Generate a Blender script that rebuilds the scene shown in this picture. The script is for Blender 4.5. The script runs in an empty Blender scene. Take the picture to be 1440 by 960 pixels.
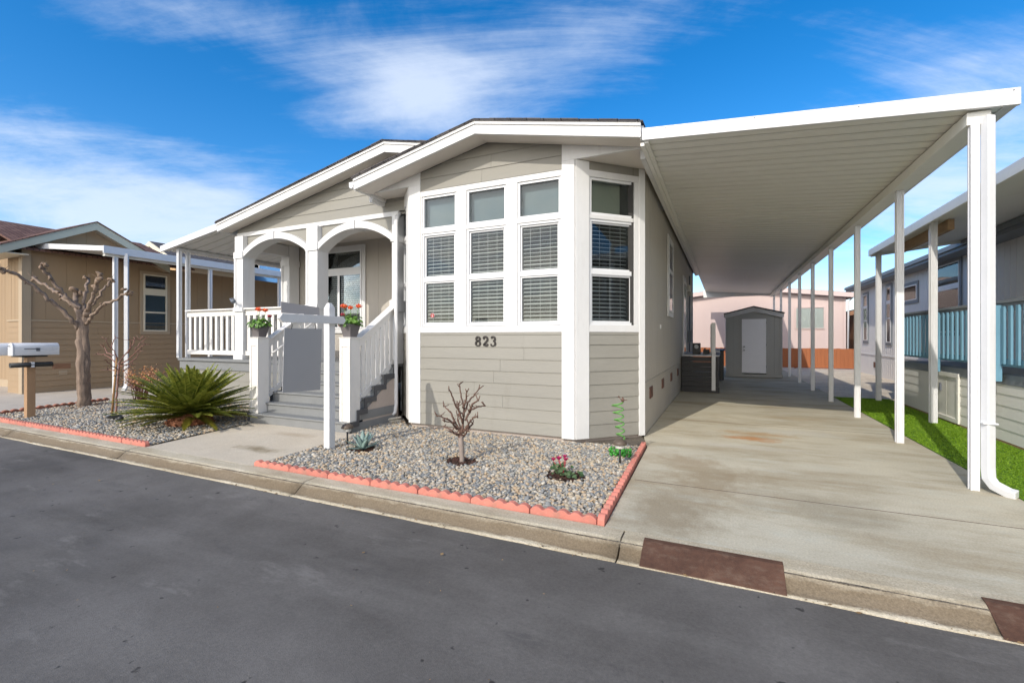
import bpy, bmesh, math, random
import numpy as np
from mathutils import Vector, Matrix
random.seed(7); np.random.seed(7)
S = bpy.context.scene
COL = S.collection
SUN_E, SKY_S, EXPO, SKY_SAT, SKY_V, CLOUD, FILL_CLOUD = 2.35, .15, .45, 1.40, 1.04, (4.4, 4.9, 5.7, 1), (23, 21, 18, 1)  # last colour: unseen bright cloud behind the camera, added as fill light
OFF = {}            # world offset of each built root, so parts can be written in world coordinates

# ------------------------------------------------------------------ mesh helpers
class Fr:
    """wall frame: o = origin at ground, u = along the wall, n = outwards"""
    def __init__(s, o, u, n):
        s.o = Vector(o); s.u = Vector(u).normalized(); s.n = Vector(n).normalized(); s.w = Vector((0, 0, 1))
    def p(s, a, b, c):
        return s.o + s.u * a + s.n * b + s.w * c
WORLD = Fr((0, 0, 0), (1, 0, 0), (0, 1, 0))

class MB:
    def __init__(s):
        s.v = []; s.f = []; s.sm = []; s.mi = []; s.cm = 0
    def add(s, verts, faces, smooth=False):
        k = len(s.v)
        s.v += [tuple(q) for q in verts]
        for f in faces:
            s.f.append(tuple(k + i for i in f)); s.sm.append(smooth); s.mi.append(s.cm)
        return s
    def box(s, a0, a1, b0, b1, c0, c1, F=WORLD):
        P = [F.p(a, b, c) for c in (c0, c1) for b in (b0, b1) for a in (a0, a1)]
        return s.add(P, [(0, 2, 3, 1), (4, 5, 7, 6), (0, 1, 5, 4), (2, 6, 7, 3), (0, 4, 6, 2), (1, 3, 7, 5)])
    def prism(s, poly, h0, h1, fn, smooth=False):
        """poly of (x, y); fn(x, y, h) gives the point"""
        n = len(poly)
        V = [fn(x, y, h0) for x, y in poly] + [fn(x, y, h1) for x, y in poly]
        F = [tuple(range(n))[::-1], tuple(range(n, 2 * n))]
        k = len(s.v)
        s.add(V, F)
        for i in range(n):
            j = (i + 1) % n
            s.f.append((k + i, k + j, k + n + j, k + n + i)); s.sm.append(smooth); s.mi.append(s.cm)
        return s
    def strip(s, prof, h0, h1, fn):
        """open profile swept from h0 to h1"""
        n = len(prof); k = len(s.v)
        s.v += [tuple(fn(x, y, h0)) for x, y in prof] + [tuple(fn(x, y, h1)) for x, y in prof]
        for i in range(n - 1):
            s.f.append((k + i, k + i + 1, k + n + i + 1, k + n + i)); s.sm.append(False); s.mi.append(s.cm)
        return s
    def tube(s, pts, rad, n=8, cap=True, smooth=True, flat=1.0, jit=0):
        rj = random.Random(len(s.v)); fur = [rj.uniform(-1, 1) for _ in range(n)]
        pts = [Vector(p) for p in pts]
        if not hasattr(rad, '__len__'): rad = [rad] * len(pts)
        k = len(s.v); up = Vector((0, 0, 1)); prev = None
        for i, p in enumerate(pts):
            d = (pts[min(i + 1, len(pts) - 1)] - pts[max(i - 1, 0)])
            d = d.normalized() if d.length > 1e-9 else Vector((0, 0, 1))
            if prev is None:
                x = d.cross(up)
                if x.length < .05: x = d.cross(Vector((1, 0, 0)))
            else:
                x = prev - d * prev.dot(d)
            x.normalize(); y = d.cross(x); prev = x
            for j in range(n):
                a = 2 * math.pi * j / n
                k_ = 1 + (jit * (.65 * fur[(j + (i // 3) % 2 * 0) % n] + .6 * rj.uniform(-1, 1)) if jit else 0)
                s.v.append(tuple(p + x * (math.cos(a) * rad[i] * k_) + y * (math.sin(a) * rad[i] * flat * k_)))
        for i in range(len(pts) - 1):
            for j in range(n):
                q = (j + 1) % n
                s.f.append((k + i * n + j, k + i * n + q, k + (i + 1) * n + q, k + (i + 1) * n + j)); s.sm.append(smooth); s.mi.append(s.cm)
        if cap:
            s.f.append(tuple(k + j for j in range(n))[::-1]); s.sm.append(False); s.mi.append(s.cm)
            e = k + (len(pts) - 1) * n
            s.f.append(tuple(e + j for j in range(n))); s.sm.append(False); s.mi.append(s.cm)
        return s
    def lathe(s, prof, c, n=20, smooth=True):
        """prof of (r, z) about a vertical axis through c"""
        k = len(s.v)
        for r, z in prof:
            for j in range(n):
                a = 2 * math.pi * j / n
                s.v.append((c[0] + r * math.cos(a), c[1] + r * math.sin(a), c[2] + z))
        for i in range(len(prof) - 1):
            for j in range(n):
                q = (j + 1) % n
                s.f.append((k + i * n + j, k + i * n + q, k + (i + 1) * n + q, k + (i + 1) * n + j)); s.sm.append(smooth); s.mi.append(s.cm)
        return s
    def blob(s, c, r, seed=0, rough=.25, lev=2, sc=(1, 1, 1)):
        bm = bmesh.new(); bmesh.ops.create_icosphere(bm, subdivisions=lev, radius=1)
        rn = random.Random(seed); d = [Vector((rn.gauss(0, 1), rn.gauss(0, 1), rn.gauss(0, 1))).normalized() for _ in range(7)]
        V = []
        for v in bm.verts:
            k = 1 + rough * sum(max(0, v.co.dot(q)) ** 4 - .2 for q in d) * .5
            V.append((c[0] + v.co.x * r * k * sc[0], c[1] + v.co.y * r * k * sc[1], c[2] + v.co.z * r * k * sc[2]))
        s.add(V, [tuple(v.index for v in f.verts) for f in bm.faces], True); bm.free()
        return s
    def build(s, name, mat, parent=None, bev=0, cuts=(), base=None):
        if parent is not None:
            off = Vector(OFF[parent.name])
        elif base is not None:
            off = Vector(base)
        else:
            A = np.array(s.v); off = Vector(((A[:, 0].min() + A[:, 0].max()) / 2, (A[:, 1].min() + A[:, 1].max()) / 2, A[:, 2].min()))
        me = bpy.data.meshes.new(name)
        me.from_pydata([(v[0] - off.x, v[1] - off.y, v[2] - off.z) for v in s.v], [], s.f)
        me.polygons.foreach_set('use_smooth', s.sm)
        mats = mat if isinstance(mat, (list, tuple)) else [mat]
        for m in mats: me.materials.append(m)
        if len(mats) > 1: me.polygons.foreach_set('material_index', s.mi)
        bm = bmesh.new(); bm.from_mesh(me)
        for co, no in cuts:
            co = Vector(co) - off
            bmesh.ops.bisect_plane(bm, geom=bm.verts[:] + bm.edges[:] + bm.faces[:], plane_co=co, plane_no=Vector(no), clear_outer=True)
        if not getattr(s, 'open', False): bmesh.ops.recalc_face_normals(bm, faces=bm.faces)
        bm.to_mesh(me); bm.free(); me.update()
        o = bpy.data.objects.new(name, me); COL.objects.link(o)
        if parent is not None:
            o.parent = parent; OFF[o.name] = tuple(off)
        else:
            o.location = off; OFF[o.name] = tuple(off)
        if bev:
            b = o.modifiers.new('Bevel', 'BEVEL'); b.width = bev; b.segments = 2; b.limit_method = 'ANGLE'; b.angle_limit = math.radians(40)
        return o

def tag(o, label=None, cat=None, group=None, kind=None):
    if label: o['label'] = label
    if cat: o['category'] = cat
    if group: o['group'] = group
    if kind: o['kind'] = kind
    return o
def thing(name, loc, label, cat, group=None):
    o = bpy.data.objects.new(name, None); COL.objects.link(o); o.location = loc; o.empty_display_size = .1
    OFF[o.name] = tuple(loc)
    return tag(o, label, cat, group)
def copy_tree(o, parent=None):
    c = o.copy(); COL.objects.link(c)
    if parent is not None: c.parent = parent
    for ch in list(o.children): copy_tree(ch, c)
    return c
def struct(name, mb, mat, **k):
    o = mb.build(name, mat, base=(0, 0, 0), **k); o['kind'] = 'structure'; return o

# ------------------------------------------------------------------ materials
def new_mat(name):
    m = bpy.data.materials.new(name); m.use_nodes = True
    nt = m.node_tree; b = nt.nodes['Principled BSDF']
    return m, nt, b
def nd(nt, typ, **k):
    n = nt.nodes.new(typ)
    for a, v in k.items():
        if a.startswith('i_'):
            n.inputs[a[2:].replace('_', ' ')].default_value = v
        else: setattr(n, a, v)
    return n
def col4(c): return (c[0], c[1], c[2], 1)
def ramp(nt, fac, stops, interp='LINEAR'):
    r = nt.nodes.new('ShaderNodeValToRGB'); r.color_ramp.interpolation = interp
    e = r.color_ramp.elements
    while len(e) < len(stops): e.new(.5)
    for i, (p, c) in enumerate(stops):
        e[i].position = p; e[i].color = col4(c) if len(c) == 3 else c
    nt.links.new(fac, r.inputs[0]); return r.outputs[0]
def coords(nt, scale=(1, 1, 1), rot=(0, 0, 0)):
    t = nt.nodes.new('ShaderNodeTexCoord'); mp = nt.nodes.new('ShaderNodeMapping')
    mp.inputs['Scale'].default_value = scale; mp.inputs['Rotation'].default_value = rot
    nt.links.new(t.outputs['Object'], mp.inputs['Vector']); return mp.outputs[0]
def noise(nt, vec, scale, detail=4, rough=.6):
    n = nt.nodes.new('ShaderNodeTexNoise'); n.inputs['Scale'].default_value = scale; n.inputs['Detail'].default_value = detail; n.inputs['Roughness'].default_value = rough
    nt.links.new(vec, n.inputs['Vector']); return n.outputs['Fac']
def mix(nt, fac, a, b, mode='MIX'):
    m = nt.nodes.new('ShaderNodeMix'); m.data_type = 'RGBA'; m.blend_type = mode
    for sock, v in ((m.inputs[0], fac), (m.inputs[6], a), (m.inputs[7], b)):
        if isinstance(v, bpy.types.NodeSocket): nt.links.new(v, sock)
        elif isinstance(v, (tuple, list)): sock.default_value = col4(v)
        else: sock.default_value = v
    return m.outputs[2]
def bump(nt, b, h, strength, dist=.01):
    n = nt.nodes.new('ShaderNodeBump'); n.inputs['Strength'].default_value = strength; n.inputs['Distance'].default_value = dist
    nt.links.new(h, n.inputs['Height']); nt.links.new(n.outputs[0], b.inputs['Normal'])
def pm(name, c, rough=.6, var=.12, vs=2.5, stretch=(1, 1, 1), bs=80, bst=.15, metal=0, spec=.4, c2=None):
    """paint / generic: two scales of noise vary the colour and roughness, fine bump"""
    m, nt, b = new_mat(name)
    v = coords(nt, stretch)
    n1 = noise(nt, v, vs, 6, .65); n2 = noise(nt, v, vs * 9, 4, .6)
    hi = tuple(min(.92, q * (1 + var)) for q in c); lo = c2 or tuple(q * (1 - var) for q in c)
    a = ramp(nt, n1, [(.3, lo), (.7, hi)])
    a = mix(nt, .35, a, ramp(nt, n2, [(.3, lo), (.7, hi)]))
    nt.links.new(a, b.inputs['Base Color'])
    nt.links.new(ramp(nt, n2, [(.25, (rough * .85,) * 3), (.75, (min(1, rough * 1.15),) * 3)]), b.inputs['Roughness'])
    b.inputs['Metallic'].default_value = metal; b.inputs['Specular IOR Level'].default_value = spec
    if bst: bump(nt, b, noise(nt, v, bs, 3), bst, .004)
    return m

M = {}
M['siding'] = pm('greige_siding', (.268, .256, .223), .62, .09, 1.1, (.35, 1, 2.2), 45, .2)
M['wall_paint'] = pm('greige_wall', (.45, .415, .365), .66, .07, 1.1, (1, 1, .35), 60, .15)
M['trim'] = pm('white_trim', (.66, .655, .645), .5, .06, 2, (1, 1, .3), 70, .12)
M['trim_rough'] = pm('white_fascia', (.68, .675, .665), .6, .10, 3, (.4, 1, 3), 40, .8)
M['soffit'] = pm('soffit_paint', (.68, .63, .57), .65, .05, 2, (1, 1, 1), 50, .15)
M['vinyl'] = pm('white_vinyl', (.70, .705, .71), .35, .02, 2, (1, 1, 1), 50, .03)
M['skirt'] = pm('base_stucco', (.44, .37, .32), .85, .1, 3, (1, 1, 1), 90, .4)
M['alu'] = pm('white_aluminium', (.67, .67, .675), .38, .06, 2, (1, 1, 1), 60, .05)
M['pan'] = pm('carport_pan', (.82, .81, .76), .42, .04, 1.2, (.2, 1, 1), 60, .04)
M['greystep'] = pm('grey_step_paint', (.20, .205, .205), .6, .1, 4, (1, 1, 1), 60, .15)
M['darkstep'] = pm('dark_step_edge', (.075, .075, .08), .6, .1, 4)
M['railpaint'] = pm('rail_paint', (.72, .695, .655), .5, .03, 3)
M['black'] = pm('black_composite', (.028, .028, .03), .55, .25, 6, (1, 1, 5))
M['iron'] = pm('black_iron', (.03, .03, .03), .45, .1, 5)
M['signgrey'] = pm('grey_sign_face', (.36, .355, .355), .4, .02, 1, bst=0)
M['signgrey2'] = pm('grey_rider_face', (.42, .39, .38), .45, .02, 1, bst=0)
M['tan'] = pm('tan_neighbour_wall', (.335, .235, .14), .7, .06, 1.2, (1, 1, .4), 50, .15)
M['tantrim'] = pm('tan_trim', (.40, .31, .21), .65, .05, 2)
M['sage'] = pm('sage_fascia', (.42, .42, .34), .6, .05, 2)
M['cream'] = pm('cream_trim', (.66, .60, .47), .55, .04, 2)
M['rn_wall'] = pm('grey_neighbour_wall', (.79, .76, .735), .7, .05, 1.5, (1, 1, .4))
M['rn_skirt'] = pm('neighbour_skirt', (.76, .745, .68), .65, .05, 2)
M['rn_trim'] = pm('slate_trim', (.22, .24, .26), .6, .06, 3)
M['blue'] = pm('blue_rail_paint', (.16, .33, .44), .6, .12, 5, (1, 1, .3))
M['pink'] = pm('pink_wall', (.58, .46, .425), .75, .04, 1, (1, 1, .4))
M['shed'] = pm('shed_wall', (.36, .36, .345), .7, .05, 2, (1, 1, .4))
M['shedtrim'] = pm('shed_trim', (.52, .52, .53), .6, .05, 2)
M['door'] = pm('white_door', (.80, .80, .84), .5, .03, 1.5)
M['rust'] = pm('rust_brown_steel', (.085, .042, .026), .7, .4, 4, (1, 1, 1), 120, .35, 0, .35)
M['vent'] = pm('red_brown_vent', (.14, .065, .045), .6, .1, 5)
M['edging'] = pm('coral_edging', (.56, .20, .15), .85, .16, 9, (1, 1, 1), 140, .5)
M['edging2'] = pm('old_terracotta', (.33, .13, .08), .85, .2, 9, (1, 1, 1), 140, .5)
M['wood'] = pm('post_wood', (.36, .22, .12), .75, .18, 5, (3, 3, .35), 60, .3)
M['beamwood'] = pm('beam_wood', (.42, .28, .17), .75, .18, 4, (1, .4, 3), 60, .3)
M['bark'] = pm('pale_bark', (.225, .165, .125), .9, .5, 9, (3, 3, .5), 26, 1.0)
M['knob'] = pm('pollard_knob', (.23, .16, .11), .9, .55, 22, (1, 1, 1), 40, 1.0)
M['twig'] = pm('brown_twig', (.13, .075, .055), .8, .3, 14, (1, 1, 1), 60, .4)
M['twigtrunk'] = pm('grey_stem', (.27, .22, .19), .85, .2, 14, (1, 1, 1), 60, .4)
M['redtwig'] = pm('reddish_twig', (.22, .11, .085), .8, .3, 14)
M['stake'] = pm('stake_wood', (.30, .17, .07), .7, .15, 10)
M['pot'] = pm('grey_pot', (.14, .125, .125), .6, .1, 8)
M['terracotta'] = pm('clay', (.3, .12, .06), .8, .1, 8)
M['green_plastic'] = pm('bright_green_plastic', (.045, .25, .03), .35, .1, 12, bst=0)
M['green_coil'] = pm('green_wire', (.12, .30, .07), .45, .1, 12, bst=0)
M['splash'] = pm('splash_concrete', (.50, .46, .38), .85, .08, 6, (1, 1, 1), 100, .4)
M['lampcap'] = pm('bronze_cap', (.10, .075, .055), .5, .1, 8)
M['frost'] = pm('frosted_lens', (.62, .60, .55), .3, .03, 8, bst=0)
M['slate'] = pm('grey_metal', (.13, .145, .17), .45, .1, 5)
M['dark'] = pm('dark_interior', (.035, .034, .032), .9, .1, 3, bst=0)  # near-black backing: shade of unlit rooms put into the colour
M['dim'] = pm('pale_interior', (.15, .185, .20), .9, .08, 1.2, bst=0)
M['olive_in'] = pm('olive_roller', (.30, .31, .235), .9, .1, 1.2, bst=0)  # even olive tone of the sheet behind one transom
M['blind'] = pm('blind_slats', (.60, .60, .58), .5, .02, 4, bst=0)
M['red'] = pm('red_ink', (.5, .03, .03), .5, .02, 4, bst=0)
M['white'] = pm('white_ink', (.8, .8, .8), .5, .02, 4, bst=0)
M['bronze'] = pm('bronze_digits', (.030, .024, .022), .45, .1, 8, bst=0)
M['chrome'] = pm('steel', (.5, .5, .5), .3, .05, 8, metal=.9, bst=0)
M['bluewall'] = pm('blue_far_wall', (.07, .20, .42), .6, .08, 1)
M['orangewall'] = pm('orange_far_wall', (.50, .32, .16), .7, .05, 1)
M['brownwall'] = pm('brown_far_wall', (.26, .13, .07), .7, .1, 1)
M['fence'] = pm('orange_fence', (.36, .125, .05), .75, .15, 3, (3, 1, .4), 50, .2)
M['mulch'] = pm('mulch_chip', (.07, .03, .02), .95, .5, 40, (1, 1, 1), 60, .5)
M['agave'] = pm('agave_leaf', (.20, .285, .26), .5, .15, 6, bst=.05)

# edging blocks weather unevenly: each block its own tone, pale scuffs and grey dirt in patches
_m = M['edging']; _nt = _m.node_tree; _b = _nt.nodes['Principled BSDF']; _src = _b.inputs['Base Color'].links[0].from_socket
_oi = _nt.nodes.new('ShaderNodeObjectInfo'); _v = coords(_nt)
_k = mix(_nt, 1, _src, ramp(_nt, _oi.outputs['Random'], [(0, (.78, .80, .82)), (1, (1.08, 1.06, 1.05))]), 'MULTIPLY')
_k = mix(_nt, ramp(_nt, noise(_nt, _v, 7, 6, .75), [(.54, (0, 0, 0)), (.72, (.6, .6, .6))]), _k, (.27, .19, .14))
_k = mix(_nt, ramp(_nt, noise(_nt, _v, 22, 4, .7), [(.62, (0, 0, 0)), (.72, (.45, .45, .45))]), _k, (.62, .40, .32))
_nt.links.new(_k, _b.inputs['Base Color'])
def grime(key, c, amt, scale=(2.2, 2.2, .35), lo=.56, hi=.78):
    nt = M[key].node_tree; b = nt.nodes['Principled BSDF']; src = b.inputs['Base Color'].links[0].from_socket; v = coords(nt, scale)
    k = mix(nt, ramp(nt, noise(nt, v, 2.6, 8, .75), [(lo, (0, 0, 0)), (hi, (amt,) * 3)]), src, c); nt.links.new(k, b.inputs['Base Color'])
grime('trim', (.42, .39, .34), .40); grime('alu', (.40, .38, .34), .40); grime('railpaint', (.40, .36, .30), .40); grime('trim_rough', (.46, .43, .38), .45, (.6, 2, 3))
grime('siding', (.17, .15, .12), .30, (1.5, 1.5, .4)); grime('wall_paint', (.26, .23, .19), .35, (1.5, 1.5, .3)); grime('skirt', (.22, .18, .14), .5, (1.5, 1.5, 1.5)); grime('rust', (.17, .12, .085), .55, (3, 6, 6), .5, .7); grime('pan', (.55, .50, .42), .5, (.25, 3, 1))

def leaf_mat(name, c, c2, rough=.42, trans=.25):
    m, nt, b = new_mat(name)
    g = nt.nodes.new('ShaderNodeNewGeometry')
    a = ramp(nt, g.outputs['Random Per Island'], [(0, c), (1, c2)])
    nt.links.new(a, b.inputs['Base Color']); b.inputs['Roughness'].default_value = rough; b.inputs['Specular IOR Level'].default_value = .45
    t = nt.nodes.new('ShaderNodeBsdfTranslucent'); nt.links.new(a, t.inputs['Color'])
    mx = nt.nodes.new('ShaderNodeMixShader'); mx.inputs[0].default_value = trans
    nt.links.new(b.outputs[0], mx.inputs[1]); nt.links.new(t.outputs[0], mx.inputs[2])
    nt.links.new(mx.outputs[0], nt.nodes['Material Output'].inputs['Surface'])
    return m
M['cycad'] = leaf_mat('cycad_leaf', (.075, .115, .012), (.36, .36, .06), .38)
M['cycad_y'] = leaf_mat('cycad_leaf_yellow', (.12, .14, .015), (.22, .17, .025), .4)
M['geranium'] = leaf_mat('geranium_leaf', (.07, .17, .02), (.16, .30, .05))
M['petal_o'] = leaf_mat('orange_petal', (.75, .07, .02), (.85, .20, .05))
M['petal_r'] = leaf_mat('dull_petal', (.30, .03, .05), (.55, .08, .10))
M['petal_m'] = leaf_mat('magenta_petal', (.38, .01, .08), (.55, .03, .16))
M['nandina'] = leaf_mat('orange_leaf', (.62, .24, .07), (.75, .46, .24))
M['cyc_leaf'] = leaf_mat('cyclamen_leaf', (.05, .11, .04), (.14, .20, .09))
M['turfblade'] = leaf_mat('turf_blade', (.12, .25, .008), (.25, .40, .022), .6, .25)

M['litter'] = leaf_mat('gutter_litter', (.05, .03, .018), (.42, .27, .12), .8, .1)
def m_glass():
    m, nt, b = new_mat('window_glass')
    nt.nodes.remove(b)
    tr = nd(nt, 'ShaderNodeBsdfTransparent'); tr.inputs[0].default_value = (.90, .93, .93, 1)
    gl = nd(nt, 'ShaderNodeBsdfGlossy'); gl.inputs['Color'].default_value = (.95, .98, 1, 1); gl.inputs['Roughness'].default_value = .015
    fr = nd(nt, 'ShaderNodeFresnel'); fr.inputs['IOR'].default_value = 1.38
    v = coords(nt); nz = noise(nt, v, 1.3, 2)
    bp = nt.nodes.new('ShaderNodeBump'); bp.inputs['Strength'].default_value = .02; bp.inputs['Distance'].default_value = .05
    nt.links.new(nz, bp.inputs['Height']); nt.links.new(bp.outputs[0], gl.inputs['Normal'])
    mx = nd(nt, 'ShaderNodeMixShader'); nt.links.new(fr.outputs[0], mx.inputs[0]); nt.links.new(tr.outputs[0], mx.inputs[1]); nt.links.new(gl.outputs[0], mx.inputs[2])
    nt.links.new(mx.outputs[0], nt.nodes['Material Output'].inputs['Surface'])
    return m
M['glass'] = m_glass()

def m_asphalt():
    m, nt, b = new_mat('asphalt_sealed')
    v = coords(nt); vs = coords(nt, (.25, 1.2, 1))
    base = ramp(nt, noise(nt, v, .55, 6, .65), [(.34, (.088, .081, .073)), (.48, (.118, .109, .099)), (.64, (.158, .147, .134))])
    st = ramp(nt, noise(nt, vs, 1.6, 5, .65), [(.46, (0, 0, 0)), (.66, (1, 1, 1))])
    c = mix(nt, mix(nt, .45, (0, 0, 0), st), base, (.185, .173, .158))
    grit = ramp(nt, noise(nt, v, 55, 6, .85), [(.3, (.80,) * 3), (.5, (1,) * 3), (.7, (1.2,) * 3)])
    c = mix(nt, 1, c, grit, 'MULTIPLY')
    # pale scuffs and dark flecks
    vo = nt.nodes.new('ShaderNodeTexVoronoi'); vo.inputs['Scale'].default_value = 1.3; nt.links.new(v, vo.inputs['Vector'])
    sc = ramp(nt, vo.outputs['Distance'], [(0, (1, 1, 1)), (.018, (1, 1, 1)), (.026, (0, 0, 0))])
    c = mix(nt, mix(nt, 1, sc, (.55, .55, .55), 'MULTIPLY'), c, (.24, .23, .22))
    sm = ramp(nt, noise(nt, coords(nt, (.8, 2.2, 1), (0, 0, .5)), 1.1, 6, .75), [(.58, (0, 0, 0)), (.74, (1, 1, 1))])
    c = mix(nt, mix(nt, 1, sm, (.6, .6, .6), 'MULTIPLY'), c, (.26, .245, .225))
    dk = ramp(nt, noise(nt, coords(nt, (.7, 1.6, 1), (0, 0, -.3)), 1.7, 8, .8), [(.57, (0, 0, 0)), (.67, (1, 1, 1))])
    c = mix(nt, mix(nt, 1, dk, (.5,) * 3, 'MULTIPLY'), c, (.080, .076, .073))
    fl = ramp(nt, noise(nt, v, 9, 3, .5), [(.70, (0, 0, 0)), (.73, (1, 1, 1))])
    c = mix(nt, mix(nt, 1, fl, (.8,) * 3, 'MULTIPLY'), c, (.03, .028, .027))
    # hairline cracks, broken up by noise
    vc = nt.nodes.new('ShaderNodeTexVoronoi'); vc.feature = 'DISTANCE_TO_EDGE'; vc.inputs['Scale'].default_value = .42
    wv = nt.nodes.new('ShaderNodeVectorMath'); wv.operation = 'ADD'
    nn = nt.nodes.new('ShaderNodeTexNoise'); nn.inputs['Scale'].default_value = 2.2; nn.inputs['Detail'].default_value = 6; nt.links.new(v, nn.inputs['Vector'])
    nt.links.new(v, wv.inputs[0]); nt.links.new(nn.outputs['Color'], wv.inputs[1]); nt.links.new(wv.outputs[0], vc.inputs['Vector'])
    ck = ramp(nt, vc.outputs['Distance'], [(0, (1, 1, 1)), (.0045, (0, 0, 0))])
    gate = ramp(nt, noise(nt, v, .5, 2), [(.62, (0, 0, 0)), (.68, (.6, .6, .6))])
    c = mix(nt, mix(nt, 1, ck, gate, 'MULTIPLY'), c, (.03, .03, .031))
    nt.links.new(c, b.inputs['Base Color'])
    nt.links.new(ramp(nt, noise(nt, v, 2.5, 4), [(.3, (.62,) * 3), (.7, (.82,) * 3)]), b.inputs['Roughness'])
    b.inputs['Specular IOR Level'].default_value = .12
    bump(nt, b, noise(nt, v, 190, 3), .45, .004)
    return m
M['asphalt'] = m_asphalt()

def m_concrete(name, c, stain, grey, streak=(.45, 1.35, 1), cracks=True, smax=.75, spots=()):
    m, nt, b = new_mat(name)
    v = coords(nt); vs = coords(nt, streak)
    base = ramp(nt, noise(nt, v, .7, 6, .65), [(.28, tuple(q * .86 for q in c)), (.72, tuple(q * 1.1 for q in c))])
    s1 = ramp(nt, noise(nt, vs, 1.1, 7, .7), [(.46, (0, 0, 0)), (.68, (1, 1, 1))])
    k = mix(nt, mix(nt, 1, s1, (smax,) * 3, 'MULTIPLY'), base, stain)
    s2 = ramp(nt, noise(nt, vs, 2.7, 7, .72), [(.53, (0, 0, 0)), (.7, (1, 1, 1))])
    k = mix(nt, mix(nt, 1, s2, (.6,) * 3, 'MULTIPLY'), k, grey)
    wob = nt.nodes.new('ShaderNodeTexNoise'); wob.inputs['Scale'].default_value = 3.2; wob.inputs['Detail'].default_value = 7; wob.inputs['Roughness'].default_value = .7; nt.links.new(v, wob.inputs['Vector'])
    for (cx, cy), (wx, wy), scol, amt in spots:      # stains lying on the slab
        a = nt.nodes.new('ShaderNodeVectorMath'); a.operation = 'MULTIPLY_ADD'; nt.links.new(wob.outputs['Color'], a.inputs[0]); a.inputs[1].default_value = (wx * 2.4, wy * 2.4, 0); nt.links.new(v, a.inputs[2])
        mp = nt.nodes.new('ShaderNodeMapping'); mp.inputs['Location'].default_value = (-(cx + wx * 1.2) / wx, -(cy + wy * 1.2) / wy, 0); mp.inputs['Scale'].default_value = (1 / wx, 1 / wy, 0); nt.links.new(a.outputs[0], mp.inputs[0])
        le = nt.nodes.new('ShaderNodeVectorMath'); le.operation = 'LENGTH'; nt.links.new(mp.outputs[0], le.inputs[0])
        msk = ramp(nt, le.outputs['Value'], [(0.25, (amt,) * 3), (1, (0, 0, 0))]); k = mix(nt, msk, k, scol)
    sp = ramp(nt, noise(nt, v, 70, 3, .7), [(.3, (.80,) * 3), (.7, (1.13,) * 3)])
    k = mix(nt, 1, k, sp, 'MULTIPLY')
    pit = ramp(nt, noise(nt, v, 24, 2), [(.70, (0, 0, 0)), (.76, (1, 1, 1))])
    k = mix(nt, mix(nt, 1, pit, (.35,) * 3, 'MULTIPLY'), k, tuple(q * .6 for q in c))
    nt.links.new(k, b.inputs['Base Color']); b.inputs['Roughness'].default_value = .82; b.inputs['Specular IOR Level'].default_value = .3
    bump(nt, b, noise(nt, vs, 60, 5, .7), .35, .006)
    return m
M['drive'] = m_concrete('driveway_concrete', (.52, .475, .365), (.31, .245, .15), (.53, .53, .45), smax=.8, spots=[((.33, 7.15), (.42, .22), (.46, .20, .06), .85), ((.45, 7.55), (.6, .2), (.40, .24, .10), .65), ((-.1, 4.9), (.6, .8), (.27, .20, .115), .65), ((-.4, 3.9), (.5, .6), (.25, .195, .12), .7), ((-.45, 5.6), (.5, .4), (.30, .22, .13), .6), ((.9, 7.9), (.8, .3), (.52, .50, .44), .6), ((.25, 6.6), (.9, .18), (.50, .47, .40), .5), ((.75, 4.4), (.6, .6), (.22, .19, .13), .4), ((1.2, 9.2), (.9, .25), (.47, .36, .22), .35)])
M['walk'] = m_concrete('walk_concrete', (.56, .49, .385), (.47, .39, .28), (.60, .54, .44), (1, 1, 1), smax=.4, spots=[((-5.25, 3.9), (.42, .16), (.20, .155, .085), .8), ((-5.6, 4.7), (.5, .15), (.36, .27, .17), .5)])
M['ndrive'] = m_concrete('neighbour_concrete', (.50, .44, .365), (.36, .31, .25), (.47, .43, .38), (1, 1, 1), smax=.5)
def m_curb():
    m, nt, b = new_mat('curb_concrete')
    v = coords(nt, (.5, 1.5, 1.5))
    base = ramp(nt, noise(nt, v, 2.2, 7, .7), [(.28, (.34, .28, .19)), (.5, (.47, .41, .30)), (.74, (.60, .54, .43))])
    # wash line of dirt that lies along the foot of the roll (real dirt, follows the gutter)
    t = nt.nodes.new('ShaderNodeTexCoord'); sx = nt.nodes.new('ShaderNodeSeparateXYZ'); nt.links.new(t.outputs['Object'], sx.inputs[0])
    nz = noise(nt, coords(nt, (1, 3, 3)), 3.5, 7, .75)
    ma = nd(nt, 'ShaderNodeMath', operation='MULTIPLY_ADD'); nt.links.new(nz, ma.inputs[0]); ma.inputs[1].default_value = .12; nt.links.new(sx.outputs['Y'], ma.inputs[2])
    d = ramp(nt, ma.outputs[0], [(.0, (0, 0, 0)), (1, (1, 1, 1))])
    mr = nd(nt, 'ShaderNodeMapRange'); mr.inputs['From Min'].default_value = 3.10; mr.inputs['From Max'].default_value = 3.36; nt.links.new(ma.outputs[0], mr.inputs['Value'])
    band = ramp(nt, mr.outputs[0], [(.14, (0, 0, 0)), (.25, (1, 1, 1)), (.52, (1, 1, 1)), (.70, (0, 0, 0))])
    k = mix(nt, mix(nt, 1, band, (.85,) * 3, 'MULTIPLY'), base, (.15, .108, .065))
    sp = ramp(nt, noise(nt, coords(nt), 80, 3, .7), [(.3, (.72,) * 3), (.7, (1.2,) * 3)])
    k = mix(nt, 1, k, sp, 'MULTIPLY')
    nt.links.new(k, b.inputs['Base Color']); b.inputs['Roughness'].default_value = .88; b.inputs['Specular IOR Level'].default_value = .25
    bump(nt, b, noise(nt, coords(nt), 70, 5, .75), .6, .008)
    return m
M['curb'] = m_curb()

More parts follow.
